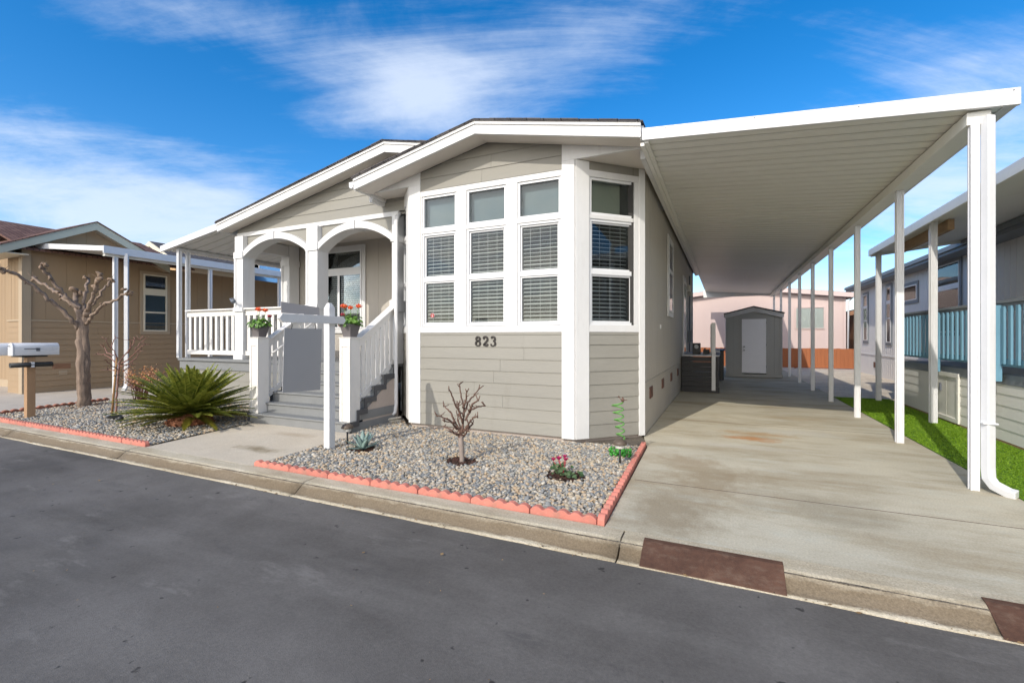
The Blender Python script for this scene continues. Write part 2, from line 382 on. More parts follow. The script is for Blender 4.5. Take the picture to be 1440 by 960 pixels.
def m_ground(name, stops, scale=28, bst=.8):
    m, nt, b = new_mat(name)
    v = coords(nt)
    vo = nt.nodes.new('ShaderNodeTexVoronoi'); vo.inputs['Scale'].default_value = scale; nt.links.new(v, vo.inputs['Vector'])
    sx = nt.nodes.new('ShaderNodeSeparateXYZ'); nt.links.new(vo.outputs['Color'], sx.inputs[0])
    k = ramp(nt, sx.outputs[0], stops)
    k = mix(nt, .5, k, ramp(nt, noise(nt, v, 1.2, 5), [(.3, stops[0][1]), (.7, stops[-1][1])]))
    nt.links.new(k, b.inputs['Base Color']); b.inputs['Roughness'].default_value = .9; b.inputs['Specular IOR Level'].default_value = .2
    bump(nt, b, vo.outputs['Distance'], bst, .03)
    return m
M['soil'] = m_ground('gravel_soil', [(0, (.10, .085, .07)), (1, (.22, .19, .15))], 45)
M['yard'] = m_ground('pale_gravel', [(0, (.52, .43, .33)), (.5, (.72, .61, .47)), (1, (.82, .74, .61))], 22)
M['earth'] = m_ground('ground_earth', [(0, (.20, .17, .13)), (1, (.34, .30, .24))], 5, .3)
M['turf'] = pm('turf_base', (.09, .19, .012), .9, .25, 8, (1, 1, 1), 200, .8)

def m_pebble():
    m, nt, b = new_mat('river_pebbles')
    g = nt.nodes.new('ShaderNodeNewGeometry')
    stops = [(0, (.15, .155, .155)), (.14, (.23, .235, .23)), (.30, (.32, .315, .29)), (.42, (.38, .325, .245)), (.56, (.50, .41, .285)), (.66, (.48, .335, .20)), (.78, (.44, .385, .315)), (.88, (.60, .55, .455)), (.96, (.19, .195, .195))]
    k = ramp(nt, g.outputs['Random Per Island'], stops)
    v = coords(nt)
    k = mix(nt, 1, k, ramp(nt, noise(nt, v, 90, 4, .7), [(.3, (.72,) * 3), (.7, (1.15,) * 3)]), 'MULTIPLY')
    nt.links.new(k, b.inputs['Base Color']); b.inputs['Roughness'].default_value = .6; b.inputs['Specular IOR Level'].default_value = .35
    return m
M['pebble'] = m_pebble()

def m_shingle(name, c1, c2):
    m, nt, b = new_mat(name)
    t = nt.nodes.new('ShaderNodeTexCoord')
    br = nt.nodes.new('ShaderNodeTexBrick'); nt.links.new(t.outputs['Object'], br.inputs['Vector'])
    br.inputs['Color1'].default_value = col4(c1); br.inputs['Color2'].default_value = col4(c2); br.inputs['Mortar'].default_value = (.02, .018, .017, 1)
    br.inputs['Scale'].default_value = 3; br.inputs['Mortar Size'].default_value = .02; br.inputs['Brick Width'].default_value = .7; br.inputs['Row Height'].default_value = .35
    v = coords(nt)
    k = mix(nt, .7, br.outputs['Color'], ramp(nt, noise(nt, v, 25, 5, .8), [(.25, (.5,) * 3), (.75, (1.6,) * 3)]), 'MULTIPLY')
    nt.links.new(k, b.inputs['Base Color']); b.inputs['Roughness'].default_value = .92; b.inputs['Specular IOR Level'].default_value = .2
    bump(nt, b, br.outputs['Fac'], .5, .01)
    return m
M['shingle'] = m_shingle('grey_shingle', (.085, .08, .085), (.13, .12, .12))
M['redshingle'] = m_shingle('red_shingle', (.13, .07, .055), (.20, .115, .09))
grime('turf', (.20, .20, .06), .5, (2, 2, 2))
# ------------------------------------------------------------------ generic building pieces
def lap(mb, F, a0, a1, c0, c1, e=.17, t=.016):
    c = c0
    while c < c1 - .005:
        h = min(e, c1 - c)
        prof = [(0, c), (t, c), (t * .35, c + h), (0, c + h)]
        cut = [a0, a1]
        if a1 - a0 > 1.6:                    # butt joints between boards
            rj = random.Random(int((c + a0) * 977)); x = rj.uniform(.5, a1 - a0 - .5); cut = [a0, a0 + x, a1]
        for i in range(len(cut) - 1): mb.prism(prof, cut[i] + (.0015 if i else 0), cut[i + 1] - (.0015 if i < len(cut) - 2 else 0), lambda b, cc, a: F.p(a, b, cc))
        c += e
def vgroove(mb, F, a0, a1, c0, c1, pitch=.2, g=.014, d=.008):
    prof = []; a = a0
    while a < a1 - .02:
        n = min(a + pitch, a1)
        prof += [(a, d), (n - g, d), (n - g * .8, 0), (n - g * .2, 0)]
        a = n
    prof.append((a1, d))
    mb.strip(prof, c0, c1, lambda x, y, h: F.p(x, y, h)); mb.open = False
def ring(mb, F, a0, a1, c0, c1, w, b0, b1):
    mb.box(a0, a1, b0, b1, c0, c0 + w, F); mb.box(a0, a1, b0, b1, c1 - w, c1, F)
    mb.box(a0, a0 + w, b0, b1, c0 + w, c1 - w, F); mb.box(a1 - w, a1, b0, b1, c0 + w, c1 - w, F)

def window(parent, F, a0, a1, lights, b=0.0, fw=.04, fm='vinyl', blinds=True, slat=.055, deep=.07, back='dim', backd=.10, solid=False, label=None):
    """lights = list of (c0, c1, kind) openings stacked in one frame; kind 'blind', 'plain' """
    c0 = min(l[0] for l in lights) - fw; c1 = max(l[1] for l in lights) + fw
    fr = MB()
    fr.box(a0, a0 + fw, b - deep, b, c0, c1, F); fr.box(a1 - fw, a1, b - deep, b, c0, c1, F)
    ls = sorted(lights); edges = [c0] + [x for l in ls for x in (l[0], l[1])] + [c1]
    for i in range(0, len(edges), 2):
        fr.box(a0 + fw, a1 - fw, b - deep, b - .002, edges[i], edges[i + 1], F)
    w = fr.build('window', M[fm], parent, bev=.004)
    if label: w['label'] = label
    for k, (l0, l1, kind) in enumerate(ls):
        i0, i1 = a0 + fw, a1 - fw
        if kind in ('blind', 'sash'):      # inner sash
            sf = MB(); ring(sf, F, i0 + .001, i1 - .001, l0 + .001, l1 - .001, .022, b - .05, b - .018 - .006 * k)
            sf.build('sash', M[fm], w, bev=.003); i0 += .022; i1 -= .022; l0 += .022; l1 -= .022
        g = MB(); g.box(i0, i1, b - .040, b - .036, l0, l1, F); g.build('pane', M['glass'], w)
        if kind == 'blind':
            s = MB(); c = l0 + .02; r = random.Random(int(abs(a0) * 1000) + k)
            while c < l1:
                tl = .015 + r.uniform(-.004, .004)
                s.add([F.p(i0 + .006, b - .055, c), F.p(i1 - .006, b - .055, c), F.p(i1 - .006, b - .075, c + tl * .55), F.p(i0 + .006, b - .075, c + tl * .55), F.p(i1 - .006, b - .1, c + tl), F.p(i0 + .006, b - .1, c + tl)], [(0, 1, 2, 3), (3, 2, 4, 5)])
                s.add([F.p(i0 + .006, b - .055, c - .003), F.p(i1 - .006, b - .055, c - .003), F.p(i1 - .006, b - .055, c), F.p(i0 + .006, b - .055, c)], [(0, 1, 2, 3)])
                c += slat
            for q in (.22, .5, .78):
                s.box(i0 + (i1 - i0) * q - .0015, i0 + (i1 - i0) * q + .0015, b - .054, b - .052, l0, l1, F)
            s.open = True
            s.build('blind', M['blind'], w)
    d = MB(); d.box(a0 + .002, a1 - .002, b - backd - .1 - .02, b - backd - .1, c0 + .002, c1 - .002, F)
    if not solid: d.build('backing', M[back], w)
    return w

def flat_window(parent, F, a0, a1, lights, fm='vinyl', tm=None, tw=.09, fw=.035, back='dark', blinds=()):
    """window planted on a solid wall: trim boards, frame, glass just proud of the wall and a sheet behind it, dark where it stands in for the unlit room"""
    c0 = min(l[0] for l in lights) - fw; c1 = max(l[1] for l in lights) + fw
    fr = MB(); ls = sorted(lights); edges = [c0] + [x for l in ls for x in (l[0], l[1])] + [c1]
    fr.box(a0, a0 + fw, .012, .05, c0, c1, F); fr.box(a1 - fw, a1, .012, .05, c0, c1, F)
    for i in range(0, len(edges), 2): fr.box(a0 + fw, a1 - fw, .012, .048, edges[i], edges[i + 1], F)
    w = fr.build('window', M[fm], parent, bev=.003)
    if tm:
        t = MB(); ring(t, F, a0 - tw, a1 + tw, c0 - tw, c1 + tw, tw - .002, .012, .038); t.build('trim', M[tm], w, bev=.004)
    for k, l in enumerate(ls):
        g = MB(); g.box(a0 + fw, a1 - fw, .034, .037, l[0], l[1], F); g.build('pane', M['glass'], w)
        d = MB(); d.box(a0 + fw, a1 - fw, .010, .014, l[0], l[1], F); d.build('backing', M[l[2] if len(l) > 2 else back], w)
    return w

def px_at(x, y, d, base=None):
    """point of the camera's constant-depth plane at depth d (pixel of the 1440 x 960 picture): used to trace crowns and twigs at their own distance"""
    th = math.atan(298 / 648); c, s = math.cos(th), math.sin(th); u = (x - 720) / 648; v = (474 - y) / 648
    return Vector((d * (-s + u * c), d * (c + u * s), 1.4 + d * v))
CAMF = Vector((-math.sin(math.atan(298 / 648)), math.cos(math.atan(298 / 648)), 0))

# ------------------------------------------------------------------ the setting
g = MB(); g.add([(-400, -400, -.16), (400, -400, -.16), (400, 600, -.16), (-400, 600, -.16)], [(0, 1, 2, 3)])
struct('ground', g, M['earth'])
r = MB(); n = 60
for i in range(n):
    x0, x1 = -60 + 120 * i / n, -60 + 120 * (i + 1) / n
    pr = [(-9, -.09), (-3, -.04), (0, -.055), (2, -.078), (3.056, -.0885)]
    for (ya, za), (yb, zb) in zip(pr[:-1], pr[1:]): r.add([(x0, ya, za), (x1, ya, za), (x1, yb, zb), (x0, yb, zb)], [(0, 1, 2, 3)])
struct('road', r, M['asphalt'])

CURB = [(3.05, -.16), (3.05, -.083), (3.10, -.084), (3.125, -.075), (3.17, -.038), (3.205, -.014), (3.24, -.001), (3.375, .004), (3.375, -.16)]
c = MB(); x = -40.3
rr = random.Random(3)
while x < 30:
    L = 3.05
    # stations along the segment give the lip and nose a slightly worn, uneven line
    m_ = 14; prev = None
    for i in range(m_ + 1):
        xx = x + .006 + (L - .012) * i / m_
        cur = [(xx, y + (rr.uniform(-.007, .007) if 0 < k < 3 else rr.uniform(-.003, .003) if k < 7 else 0), z + rr.uniform(-.0015, .0015) * (0 < k < 8)) for k, (y, z) in enumerate(CURB)]
        k0 = len(c.v); c.v += cur
        if prev is not None:
            for j in range(len(CURB) - 1):
                c.f.append((prev + j, prev + j + 1, k0 + j + 1, k0 + j)); c.sm.append(1 <= j <= 5); c.mi.append(0)
        else:
            c.f.append(tuple(range(k0, k0 + len(CURB)))); c.sm.append(False); c.mi.append(0)
        prev = k0
    c.f.append(tuple(range(prev, prev + len(CURB)))); c.sm.append(False); c.mi.append(0)
    x += L
struct('curb', c, M['curb'])
jf = MB(); jf.box(-60, 40, 3.2, 3.36, -.15, -.012)
struct('curb_joint', jf, M['soil'])

def slab(name, poly, z, mat, th=.12):
    m = MB(); m.prism(poly, z - th, z, lambda x, y, h: (x, y, h)); return struct(name, m, mat)
# driveway in three pours with open joints
m = MB()
for y0, y1, s in ((3.378, 4.62, 0), (4.629, 8.3, 0), (8.307, 12.6, 0), (12.607, 17.0, 0), (17.007, 26, 0)):
    xl0 = -.80 - .085 * min(1, max(0, (y0 - 3.378) / 2.7)); xl1 = -.80 - .085 * min(1, max(0, (y1 - 3.378) / 2.7))
    if y0 > 6: xl0 = xl1 = -1.02
    if y0 < 6 < y1:
        m.prism([(xl0, y0), (2.33, y0), (2.33, y1), (-1.02, y1), (-1.02, 6.66), (-.885, 6.05)], -.12, s, lambda x, y, h: (x, y, h))
    else:
        m.prism([(xl0, y0), (2.33, y0), (2.33, y1), (xl1, y1)], -.12, s, lambda x, y, h: (x, y, h))
struct('driveway', m, M['drive'])
m = MB(); m.box(-1.0, 2.3, 3.4, 25.9, -.13, -.05)
for yj in (4.6245, 8.3035, 12.6035, 17.0035): m.box(-.8, 2.3, yj - .0035, yj + .0035, -.05, .0012)
struct('driveway_joint', m, M['mulch'])
slab('walkway', [(-6.68, 3.378), (-4.66, 3.378), (-4.80, 4.98), (-4.95, 5.3), (-7.05, 5.3), (-6.95, 4.93)], .004, M['walk'])
slab('gravel_bed', [(-4.64, 3.378), (-.83, 3.378), (-.9, 6.2), (-1.1, 6.9), (-5.3, 6.9), (-5.3, 5.3), (-4.94, 5.3), (-4.79, 4.98)], -.012, M['soil'])
slab('side_gravel_bed', [(-11.85, 3.378), (-6.69, 3.378), (-6.96, 4.93), (-7.06, 5.3), (-7.06, 6.3), (-12.3, 6.3), (-12.3, 5.5)], -.012, M['soil'])
slab('neighbor_driveway', [(-24, 3.378), (-11.87, 3.378), (-12.32, 5.5), (-12.32, 6.31), (-10.9, 6.32), (-10.9, 24), (-24, 24)], .0, M['ndrive'])
slab('turf_base', [(2.34, 3.378), (3.4, 3.378), (3.4, 13.0), (2.34, 13.0)], .004, M['turf'])
slab('gravel_yard', [(2.34, 13.01), (5.6, 13.01), (5.6, 29), (-8, 29), (-8, 26.01), (2.34, 26.01)], .0, M['yard'])

# pebbles: one mesh of small rounded stones per bed
def ico(lev):
    bm = bmesh.new(); bmesh.ops.create_icosphere(bm, subdivisions=lev, radius=1)
    V = np.array([v.co[:] for v in bm.verts]); F = np.array([[v.index for v in f.verts] for f in bm.faces]); bm.free(); return V, F
def np_mesh(name, V, F, mat, smooth=True):
    me = bpy.data.meshes.new(name); nf, k = F.shape
    me.vertices.add(len(V)); me.vertices.foreach_set('co', V.astype(np.float32).ravel())
    me.loops.add(nf * k); me.loops.foreach_set('vertex_index', F.astype(np.int32).ravel())
    me.polygons.add(nf); me.polygons.foreach_set('loop_start', np.arange(0, nf * k, k, dtype=np.int32))
    me.update(calc_edges=True)
    if smooth: me.polygons.foreach_set('use_smooth', np.ones(nf, dtype=bool))
    me.materials.append(mat); o = bpy.data.objects.new(name, me); COL.objects.link(o); return o
def inside(P, poly):
    x, y = P[:, 0], P[:, 1]; r = np.zeros(len(P), bool); n = len(poly)
    for i in range(n):
        (x0, y0), (x1, y1) = poly[i], poly[(i + 1) % n]
        c = ((y0 > y) != (y1 > y)); r ^= c & (x < (x1 - x0) * (y - y0) / (y1 - y0 + 1e-12) + x0)
    return r
MULCH = [(-2.67, 4.45, .21), (-1.45, 4.42, .22), (-4.06, 4.42, .2)]
def pebbles(name, poly, sp, lev, rmin, rmax, layers=2):
    rng = np.random.default_rng(len(name)); xs = [p[0] for p in poly]; ys = [p[1] for p in poly]; Q = []
    for l in range(layers):
        gx, gy = np.meshgrid(np.arange(min(xs), max(xs), sp), np.arange(min(ys), max(ys), sp))
        P = np.stack([gx.ravel() + l * sp / 2, gy.ravel() + l * sp / 2], 1) + rng.uniform(-sp * .42, sp * .42, (gx.size, 2))
        P = P[inside(P, poly)]
        for mx, my, mr in MULCH:
            dd = np.hypot(P[:, 0] - mx, (P[:, 1] - my) * 1.15); P = P[dd > mr * (.75 + .45 * rng.random(len(P)))]
        Q.append(np.column_stack([P, np.full(len(P), .004 + .010 * l) + rng.uniform(-.003, .008, len(P))]))
    P = np.vstack(Q); n = len(P); V0, F0 = ico(lev)
    r = rmin + (rmax - rmin) * rng.random(n) ** 2.2
    S3 = np.stack([r * rng.uniform(.85, 1.4, n), r * rng.uniform(.7, 1.0, n), r * rng.uniform(.42, .75, n)], 1)
    a = rng.uniform(0, 6.283, n); t = rng.normal(0, .28, n)
    V = V0[None] * S3[:, None]
    V = V * (1 + .10 * np.sin(V0[None] * 2.3 + rng.uniform(0, 6.28, (n, 1, 3))))
    z = V[..., 2] + V[..., 0] * np.sin(t)[:, None]; x = V[..., 0] * np.cos(t)[:, None] - 0
    X = x * np.cos(a)[:, None] - V[..., 1] * np.sin(a)[:, None]; Y = x * np.sin(a)[:, None] + V[..., 1] * np.cos(a)[:, None]
    W = np.stack([X + P[:, None, 0], Y + P[:, None, 1], z + P[:, None, 2]], 2).reshape(-1, 3)
    F = (F0[None] + (np.arange(n) * len(V0))[:, None, None]).reshape(-1, 3)
    o = np_mesh(name, W, F, M['pebble']); o['kind'] = 'stuff'; return o
pebbles('river_pebbles', [(-4.60, 3.46), (-.89, 3.46), (-.97, 6.0), (-1.8, 5.87), (-4.5, 5.87), (-5.2, 6.6), (-5.2, 5.35), (-4.9, 5.3), (-4.76, 4.98)], .031, 2, .011, .027)
pebbles('side_pebbles', [(-11.75, 3.46), (-6.75, 3.46), (-6.99, 4.93), (-7.12, 5.3), (-7.12, 6.2), (-12.2, 6.2), (-12.2, 5.4)], .037, 1, .014, .032)

# artificial turf blades
rng = np.random.default_rng(5); n = 70000
P = np.stack([rng.uniform(2.345, 3.34, n), 3.4 + 9.5 * rng.random(n) ** 1.3], 1)
h = rng.uniform(.009, .019, n); a = rng.uniform(0, 6.28, n); l = rng.normal(0, .012, (n, 2)); wd = .0035 + .001 * (P[:, 1] - 4)
V = np.zeros((n, 3, 3)); V[:, 0, :2] = P; V[:, 1, :2] = P; V[:, 0, 0] += np.cos(a) * wd; V[:, 0, 1] += np.sin(a) * wd; V[:, 1, 0] -= np.cos(a) * wd; V[:, 1, 1] -= np.sin(a) * wd
V[:, 2, :2] = P + l; V[:, 2, 2] = h; V[:, :2, 2] = .003
o = np_mesh('turf_grass', V.reshape(-1, 3), np.arange(n * 3).reshape(-1, 3), M['turfblade'], False); o['kind'] = 'stuff'

# ------------------------------------------------------------------ the house
YF, YW = 5.53, 5.92                 # gable fascia plane, front wall plane
house = thing('manufactured_home', (-5.0, 12.0, 0), 'greige manufactured home with white trim, bay of windows and number 823', 'house')
def zs(x): return 4.36 - .221 * (-3.11 - x) if x < -3.11 else 4.36 - .202 * (x + 3.11)
def zm(x): return 4.61 - .21 * abs(x + 5.07)
FB = Fr((0, YW, 0), (1, 0, 0), (0, -1, 0))
q = .70710678
FRt = Fr((-1.8, YW, 0), (q, q, 0), (q, -q, 0)); LR = 1.089
FL = Fr((-5.2, YW + .7, 0), (q, -q, 0), (-q, -q, 0)); LL = .99
P_ = house
def part(name, mb, mat, bev=.0, cuts=(), parent=None):
    return mb.build(name, M[mat], parent or P_, bev=bev, cuts=cuts)

# bay: siding under the windows
for F, a0, a1, c0 in ((FB, -4.28, -1.98, .06), (FRt, .205, 1.0, .04), (FL, .05, .74, .1)):
    m = MB(); lap(m, F, a0, a1, c0, 1.43, .171 if F is FB else .18); part('siding', m, 'siding')
    m = MB(); m.box(a0, a1, 0, .012, 1.432, 1.47, F); part('siding_cap', m, 'siding')
m = MB(); m.prism([(-5.15, 6.7), (-4.47, 5.955), (-1.82, 5.955), (-1.06, 6.715), (-1.06, 6.8), (-5.15, 6.8)], -.1, .10, lambda x, y, h: (x, y, h)); part('base_skirt', m, 'skirt')
m = MB(); m.prism([(-5.12, 6.7), (-4.46, 5.97), (-1.83, 5.97), (-1.08, 6.72), (-1.08, 6.8), (-5.12, 6.8)], .1, 1.47, lambda x, y, h: (x, y, h)); part('bay_wall', m, 'skirt')
# corner trim: two boards at each bay corner
m = MB(); m.box(-1.98, -1.8, 0, .022, .04, 3.76, FB); part('corner_trim', m, 'trim', .004)
m = MB(); m.box(.0, .205, 0, .022, .04, 3.76, FRt); part('corner_trim', m, 'trim', .004)
m = MB(); m.box(-4.5, -4.28, 0, .022, .06, 3.76, FB); part('corner_trim', m, 'trim', .004)
m = MB(); m.box(.75, LL + .004, 0, .02, .1, 3.76, FL); part('corner_trim', m, 'trim', .004)
m = MB(); m.box(1.0, LR + .01, 0, .022, .02, 3.76, FRt); m.box(1.066, 1.09, -.06, .0, .02, 3.7, FRt); part('corner_trim', m, 'trim', .004)
m = MB(); m.box(-.0, .05, 0, .022, .1, 3.76, FL); part('corner_trim', m, 'trim', .004)
# window wall of the bay: header, sill band, mullions, transom rails
WX = [(-4.255, -3.635), (-3.46, -2.81), (-2.635, -1.995)]
m = MB()
m.box(-4.28, -1.98, -.1, .016, 3.57, 3.65, FB); m.box(-4.28, -1.98, -.1, .018, 1.47, 1.56, FB)
for a0, a1 in ((-4.28, WX[0][0]), (WX[0][1], WX[1][0]), (WX[1][1], WX[2][0]), (WX[2][1], -1.98)): m.box(a0, a1, -.1, .014, 1.56, 3.57, FB)
for a0, a1 in WX: m.box(a0, a1, -.1, .012, 2.995, 3.055, FB)
part('window_wall', m, 'trim', .003)
m = MB(); m.box(.205, 1.0, -.1, .016, 3.56, 3.65, FRt); m.box(.205, 1.0, -.1, .018, 1.47, 1.565, FRt); m.box(.205, .216, -.1, .014, 1.565, 3.56, FRt); m.box(.925, 1.0, -.1, .014, 1.565, 3.56, FRt); m.box(.216, .925, -.1, .012, 3.0, 3.055, FRt); part('window_wall', m, 'trim', .003)
m = MB(); m.box(.05, .75, -.1, .016, 3.56, 3.76, FL); m.box(.05, .75, -.1, .018, 1.47, 1.565, FL); m.box(.05, .12, -.1, .014, 1.565, 3.56, FL); m.box(.68, .75, -.1, .014, 1.565, 3.56, FL); m.box(.12, .68, -.1, .012, 3.0, 3.055, FL); part('window_wall', m, 'trim', .003)
m = MB(); m.box(.205, 1.0, 0, .012, 3.65, 3.76, FRt); part('siding', m, 'siding')
for i, (a0, a1) in enumerate(WX):
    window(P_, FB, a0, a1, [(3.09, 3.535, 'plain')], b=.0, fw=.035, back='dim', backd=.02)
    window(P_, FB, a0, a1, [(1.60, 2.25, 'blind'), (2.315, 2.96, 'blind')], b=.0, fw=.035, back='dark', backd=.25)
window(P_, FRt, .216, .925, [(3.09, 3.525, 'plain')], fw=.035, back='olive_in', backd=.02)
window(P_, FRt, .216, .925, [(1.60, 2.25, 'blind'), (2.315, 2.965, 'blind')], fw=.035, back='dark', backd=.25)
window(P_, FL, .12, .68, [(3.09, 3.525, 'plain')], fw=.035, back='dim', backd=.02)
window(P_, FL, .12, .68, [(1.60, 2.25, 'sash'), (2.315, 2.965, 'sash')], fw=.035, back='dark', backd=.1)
# dark sheet behind the blinds: the unlit room's shade put into its colour
m = MB(); m.box(-5.05, -1.15, 6.55, 6.6, 1.47, 3.76); part('unlit_room_sheet', m, 'dark')

# sub-gable above the bay
cs = [((-3.11, 0, zs(-3.11) - .15), (-.221, 0, 1)), ((-3.11, 0, zs(-3.11) - .15), (.202, 0, 1))]
m = MB(); lap(m, FB, -4.28, -1.98, 3.655, 4.4, .19); part('siding', m, 'siding', cuts=cs)
m = MB(); m.box(-5.2, -4.282, -.02, .018, 3.762, 4.4, FB); part('gable_board', m, 'trim', cuts=cs)
m = MB(); m.box(-1.978, -.95, -.02, .018, 3.762, 4.4, FB); part('gable_board', m, 'trim', cuts=cs)
m = MB(); m.box(-5.2, -1.0, -.06, -.03, 3.79, 4.4, FB); m.box(-4.4, -1.9, -.06, -.03, 3.6, 3.785, FB); part('gable_wall', m, 'siding', cuts=cs)
m = MB(); m.prism([(-5.27, 5.935), (-.9, 5.935), (-.9, 6.9), (-5.27, 6.9)], 3.764, 3.78, lambda x, y, h: (x, y, h)); part('bay_soffit', m, 'soffit')

def gable_roof(zf, x0, xp, x1, yf, y1, ysoff, name_mat='shingle', drop=.17, xfull=None):
    """shingled slab, two fascia boards each with a drip strip, raking soffit"""
    e = .03
    top = [(x0 - e, zf(x0 - e) + .016), (xp, zf(xp) + .016), (x1 + e, zf(x1 + e) + .016)]
    bot = [(x1 + e, zf(x1 + e) + .003), (xp, zf(xp) + .003), (x0 - e, zf(x0 - e) + .003)]
    m = MB()
    if xfull is None: m.prism(top + bot, yf - .035, y1, lambda x, z, h: (x, h, z))
    else:                          # the right slope only starts behind the front gable
        m.prism([top[0], top[1], bot[1], bot[2]], yf - .035, y1, lambda x, z, h: (x, h, z))
        m.prism([top[1], (x1, zf(x1) + .02), (x1, zf(x1) + .001), bot[1]], yf - .035, yf + .3, lambda x, z, h: (x, h, z))
        m.prism([top[1], (xfull, zf(xfull) + .02), (xfull, zf(xfull) + .001), bot[1]], 9.0, y1, lambda x, z, h: (x, h, z))
    rf = part('roof', m, name_mat)
    m = MB()                       # ragged shingle courses along the rake edge
    rnd = random.Random(int(-x0 * 10))
    for xa, xb in ((x0, xp), (xp, x1)):
        L = xb - xa; k = int(abs(L) / .24)
        for i in range(k):
            u0, u1 = xa + L * i / k + .004, xa + L * (i + 1) / k - .004; t = .022 + rnd.uniform(0, .009)
            m.prism([(u0, zf(u0) + .017), (u1, zf(u1) + .017), (u1, zf(u1) + t), (u0, zf(u0) + t)], yf - .042 - rnd.uniform(0, .008), yf + .25, lambda x, z, h: (x, h, z))
    m.build('shingle_course', M[name_mat], rf)
    for a, b in ((x0, xp), (xp, x1)):
        m = MB(); m.prism([(a, zf(a)), (b, zf(b)), (b, zf(b) - drop), (a, zf(a) - drop)], yf, yf + .04, lambda x, z, h: (x, h, z)); fb = part('fascia', m, 'trim_rough', .003)
        m = MB(); m.prism([(a, zf(a) + .002), (b, zf(b) + .002), (b, zf(b) - .04), (a, zf(a) - .04)], yf - .016, yf - .001, lambda x, z, h: (x, h, z)); m.build('drip_strip', M['trim_rough'], fb)
        m = MB(); L = b - a; k = 4
        for i in range(k):
            xx = a + L * (i + .5) / k; zz = zf(xx) - drop + .03
            m.tube([(xx, yf - .004, zz), (xx, yf + .002, zz)], .005, 6)
        m.build('nail', M['slate'], fb)
    for a, b in ((x0, xp), (xp, x1)):
        m = MB(); m.prism([(a, zf(a) - drop + .02), (b, zf(b) - drop + .02), (b, zf(b) - drop + .045), (a, zf(a) - drop + .045)], yf + .042, ysoff, lambda x, z, h: (x, h, z)); part('soffit', m, 'soffit')
gable_roof(zs, -5.28, -3.11, -.885, YF, 9.2, YW - .02)
gable_roof(zm, -9.36, -5.07, -3.6, 6.0, 18.3, 6.28, xfull=-.8)
# side fascias (eaves)
for x0, x1, y0, y1, zt in ((-.90, -.86, YF + .045, 18.2, zs(-.88) - .02), (-5.30, -5.27, YF + .045, 6.3, zs(-5.28)), (-9.38, -9.34, 6.045, 18.2, zm(-9.36))):
    m = MB(); m.box(x0, x1, y0, y1, zt - (.17 if x0 < -2 else .16), zt - .002); m.box(x0 - .06, x0 - .001, y0 + .4, y1, zt - .24, zt - .08); part('eave_fascia', m, 'trim_rough')
m = MB(); prof = [(0, .02), (-.02, -.07), (-.055, -.085), (-.095, -.06), (-.10, .02)]
m.strip(prof, 5.56, 6.3, lambda x, z, h: (-5.302 + x, h, zs(-5.28) - .05 + z)); m.prism([(p[0], p[1]) for p in prof], 5.556, 5.56, lambda x, z, h: (-5.302 + x, h, zs(-5.28) - .05 + z)); part('gutter', m, 'alu')
m = MB(); m.tube([(-5.02, 6.40, 3.55), (-4.97, 6.22, 3.42), (-4.93, 6.13, 3.3), (-4.925, 6.12, 2.0), (-4.925, 6.12, .3), (-4.93, 6.10, .16), (-5.0, 6.03, .09)], .033, 8); part('downspout', m, 'alu')

# walls of the body
FS = Fr((-1.03, 6.69, 0), (0, 1, 0), (1, 0, 0))
m = MB(); vgroove(m, FS, 0, 11.3, .745, 3.9, .203); part('side_wall', m, 'wall_paint')
m = MB(); vgroove(m, FS, 0, 11.3, .0, .735, 1.22, .01, .006); part('side_skirt', m, 'wall_paint')
m = MB(); m.box(0, 11.3, .002, .02, .733, .757, FS); part('water_table', m, 'wall_paint')
m = MB(); m.box(-9.0, -1.04, 17.9, 18.0, 0, 4.0); m.box(-1.15, -1.05, 6.8, 17.89, 0, 3.6); part('back_wall', m, 'wall_paint')
FLW = Fr((-9.0, 18, 0), (0, -1, 0), (-1, 0, 0))
m = MB(); vgroove(m, FLW, 0, 10.4, 0, 3.7, .203); part('side_wall', m, 'wall_paint')
FP = Fr((-9.0, 7.6, 0), (1, 0, 0), (0, -1, 0))
m = MB(); vgroove(m, FP, 0, 3.8, .9, 3.5, .406, .01, .004); part('porch_wall', m, 'wall_paint')
FPR = Fr((-5.2, 7.6, 0), (0, -1, 0), (-1, 0, 0))
m = MB(); vgroove(m, FPR, 0, .98, .0, 3.6, .406, .01, .004); part('porch_wall', m, 'wall_paint')
m = MB(); m.box(-9.2, -5.2, 6.46, 7.7, 3.46, 3.49); part('porch_ceiling', m, 'soffit')
for j in range(9):
    k = j
m = MB(); 
for y in (7.28, 8.6, 9.95, 11.25, 12.5): m.box(y - 6.69, y - 6.69 + .2, .007, .022, .49, .63, FS)
ve = m
for y in (7.2, 8.7, 10.2, 11.7, 13.2):
    v = MB(); v.box(y - 6.69, y - 6.69 + .28, .007, .02, .47, .64, FS)
    for k in range(5): v.box(y - 6.69 + .02, y - 6.69 + .26, .02, .026, .49 + k * .028, .502 + k * .028, FS)
    part('vent', v, 'vent')
flat_window(P_, FS, 9.62 - 6.69, 10.45 - 6.69, [(1.95, 2.7), (2.78, 3.3)], tm='trim', tw=.1)
flat_window(P_, FS, 13.4 - 6.69, 14.2 - 6.69, [(1.0, 2.95, 'dim')], tm='trim', tw=.1)
m = MB(); m.box(8.55, 8.75, .02, .12, 1.25, 1.6, FS); m.tube([FS.p(8.65, .06, 1.6), FS.p(8.65, .06, 3.3)], .02, 8); m.tube([FS.p(8.65, .06, .2), FS.p(8.65, .06, 1.25)], .015, 8); part('meter_box', m, 'slate')
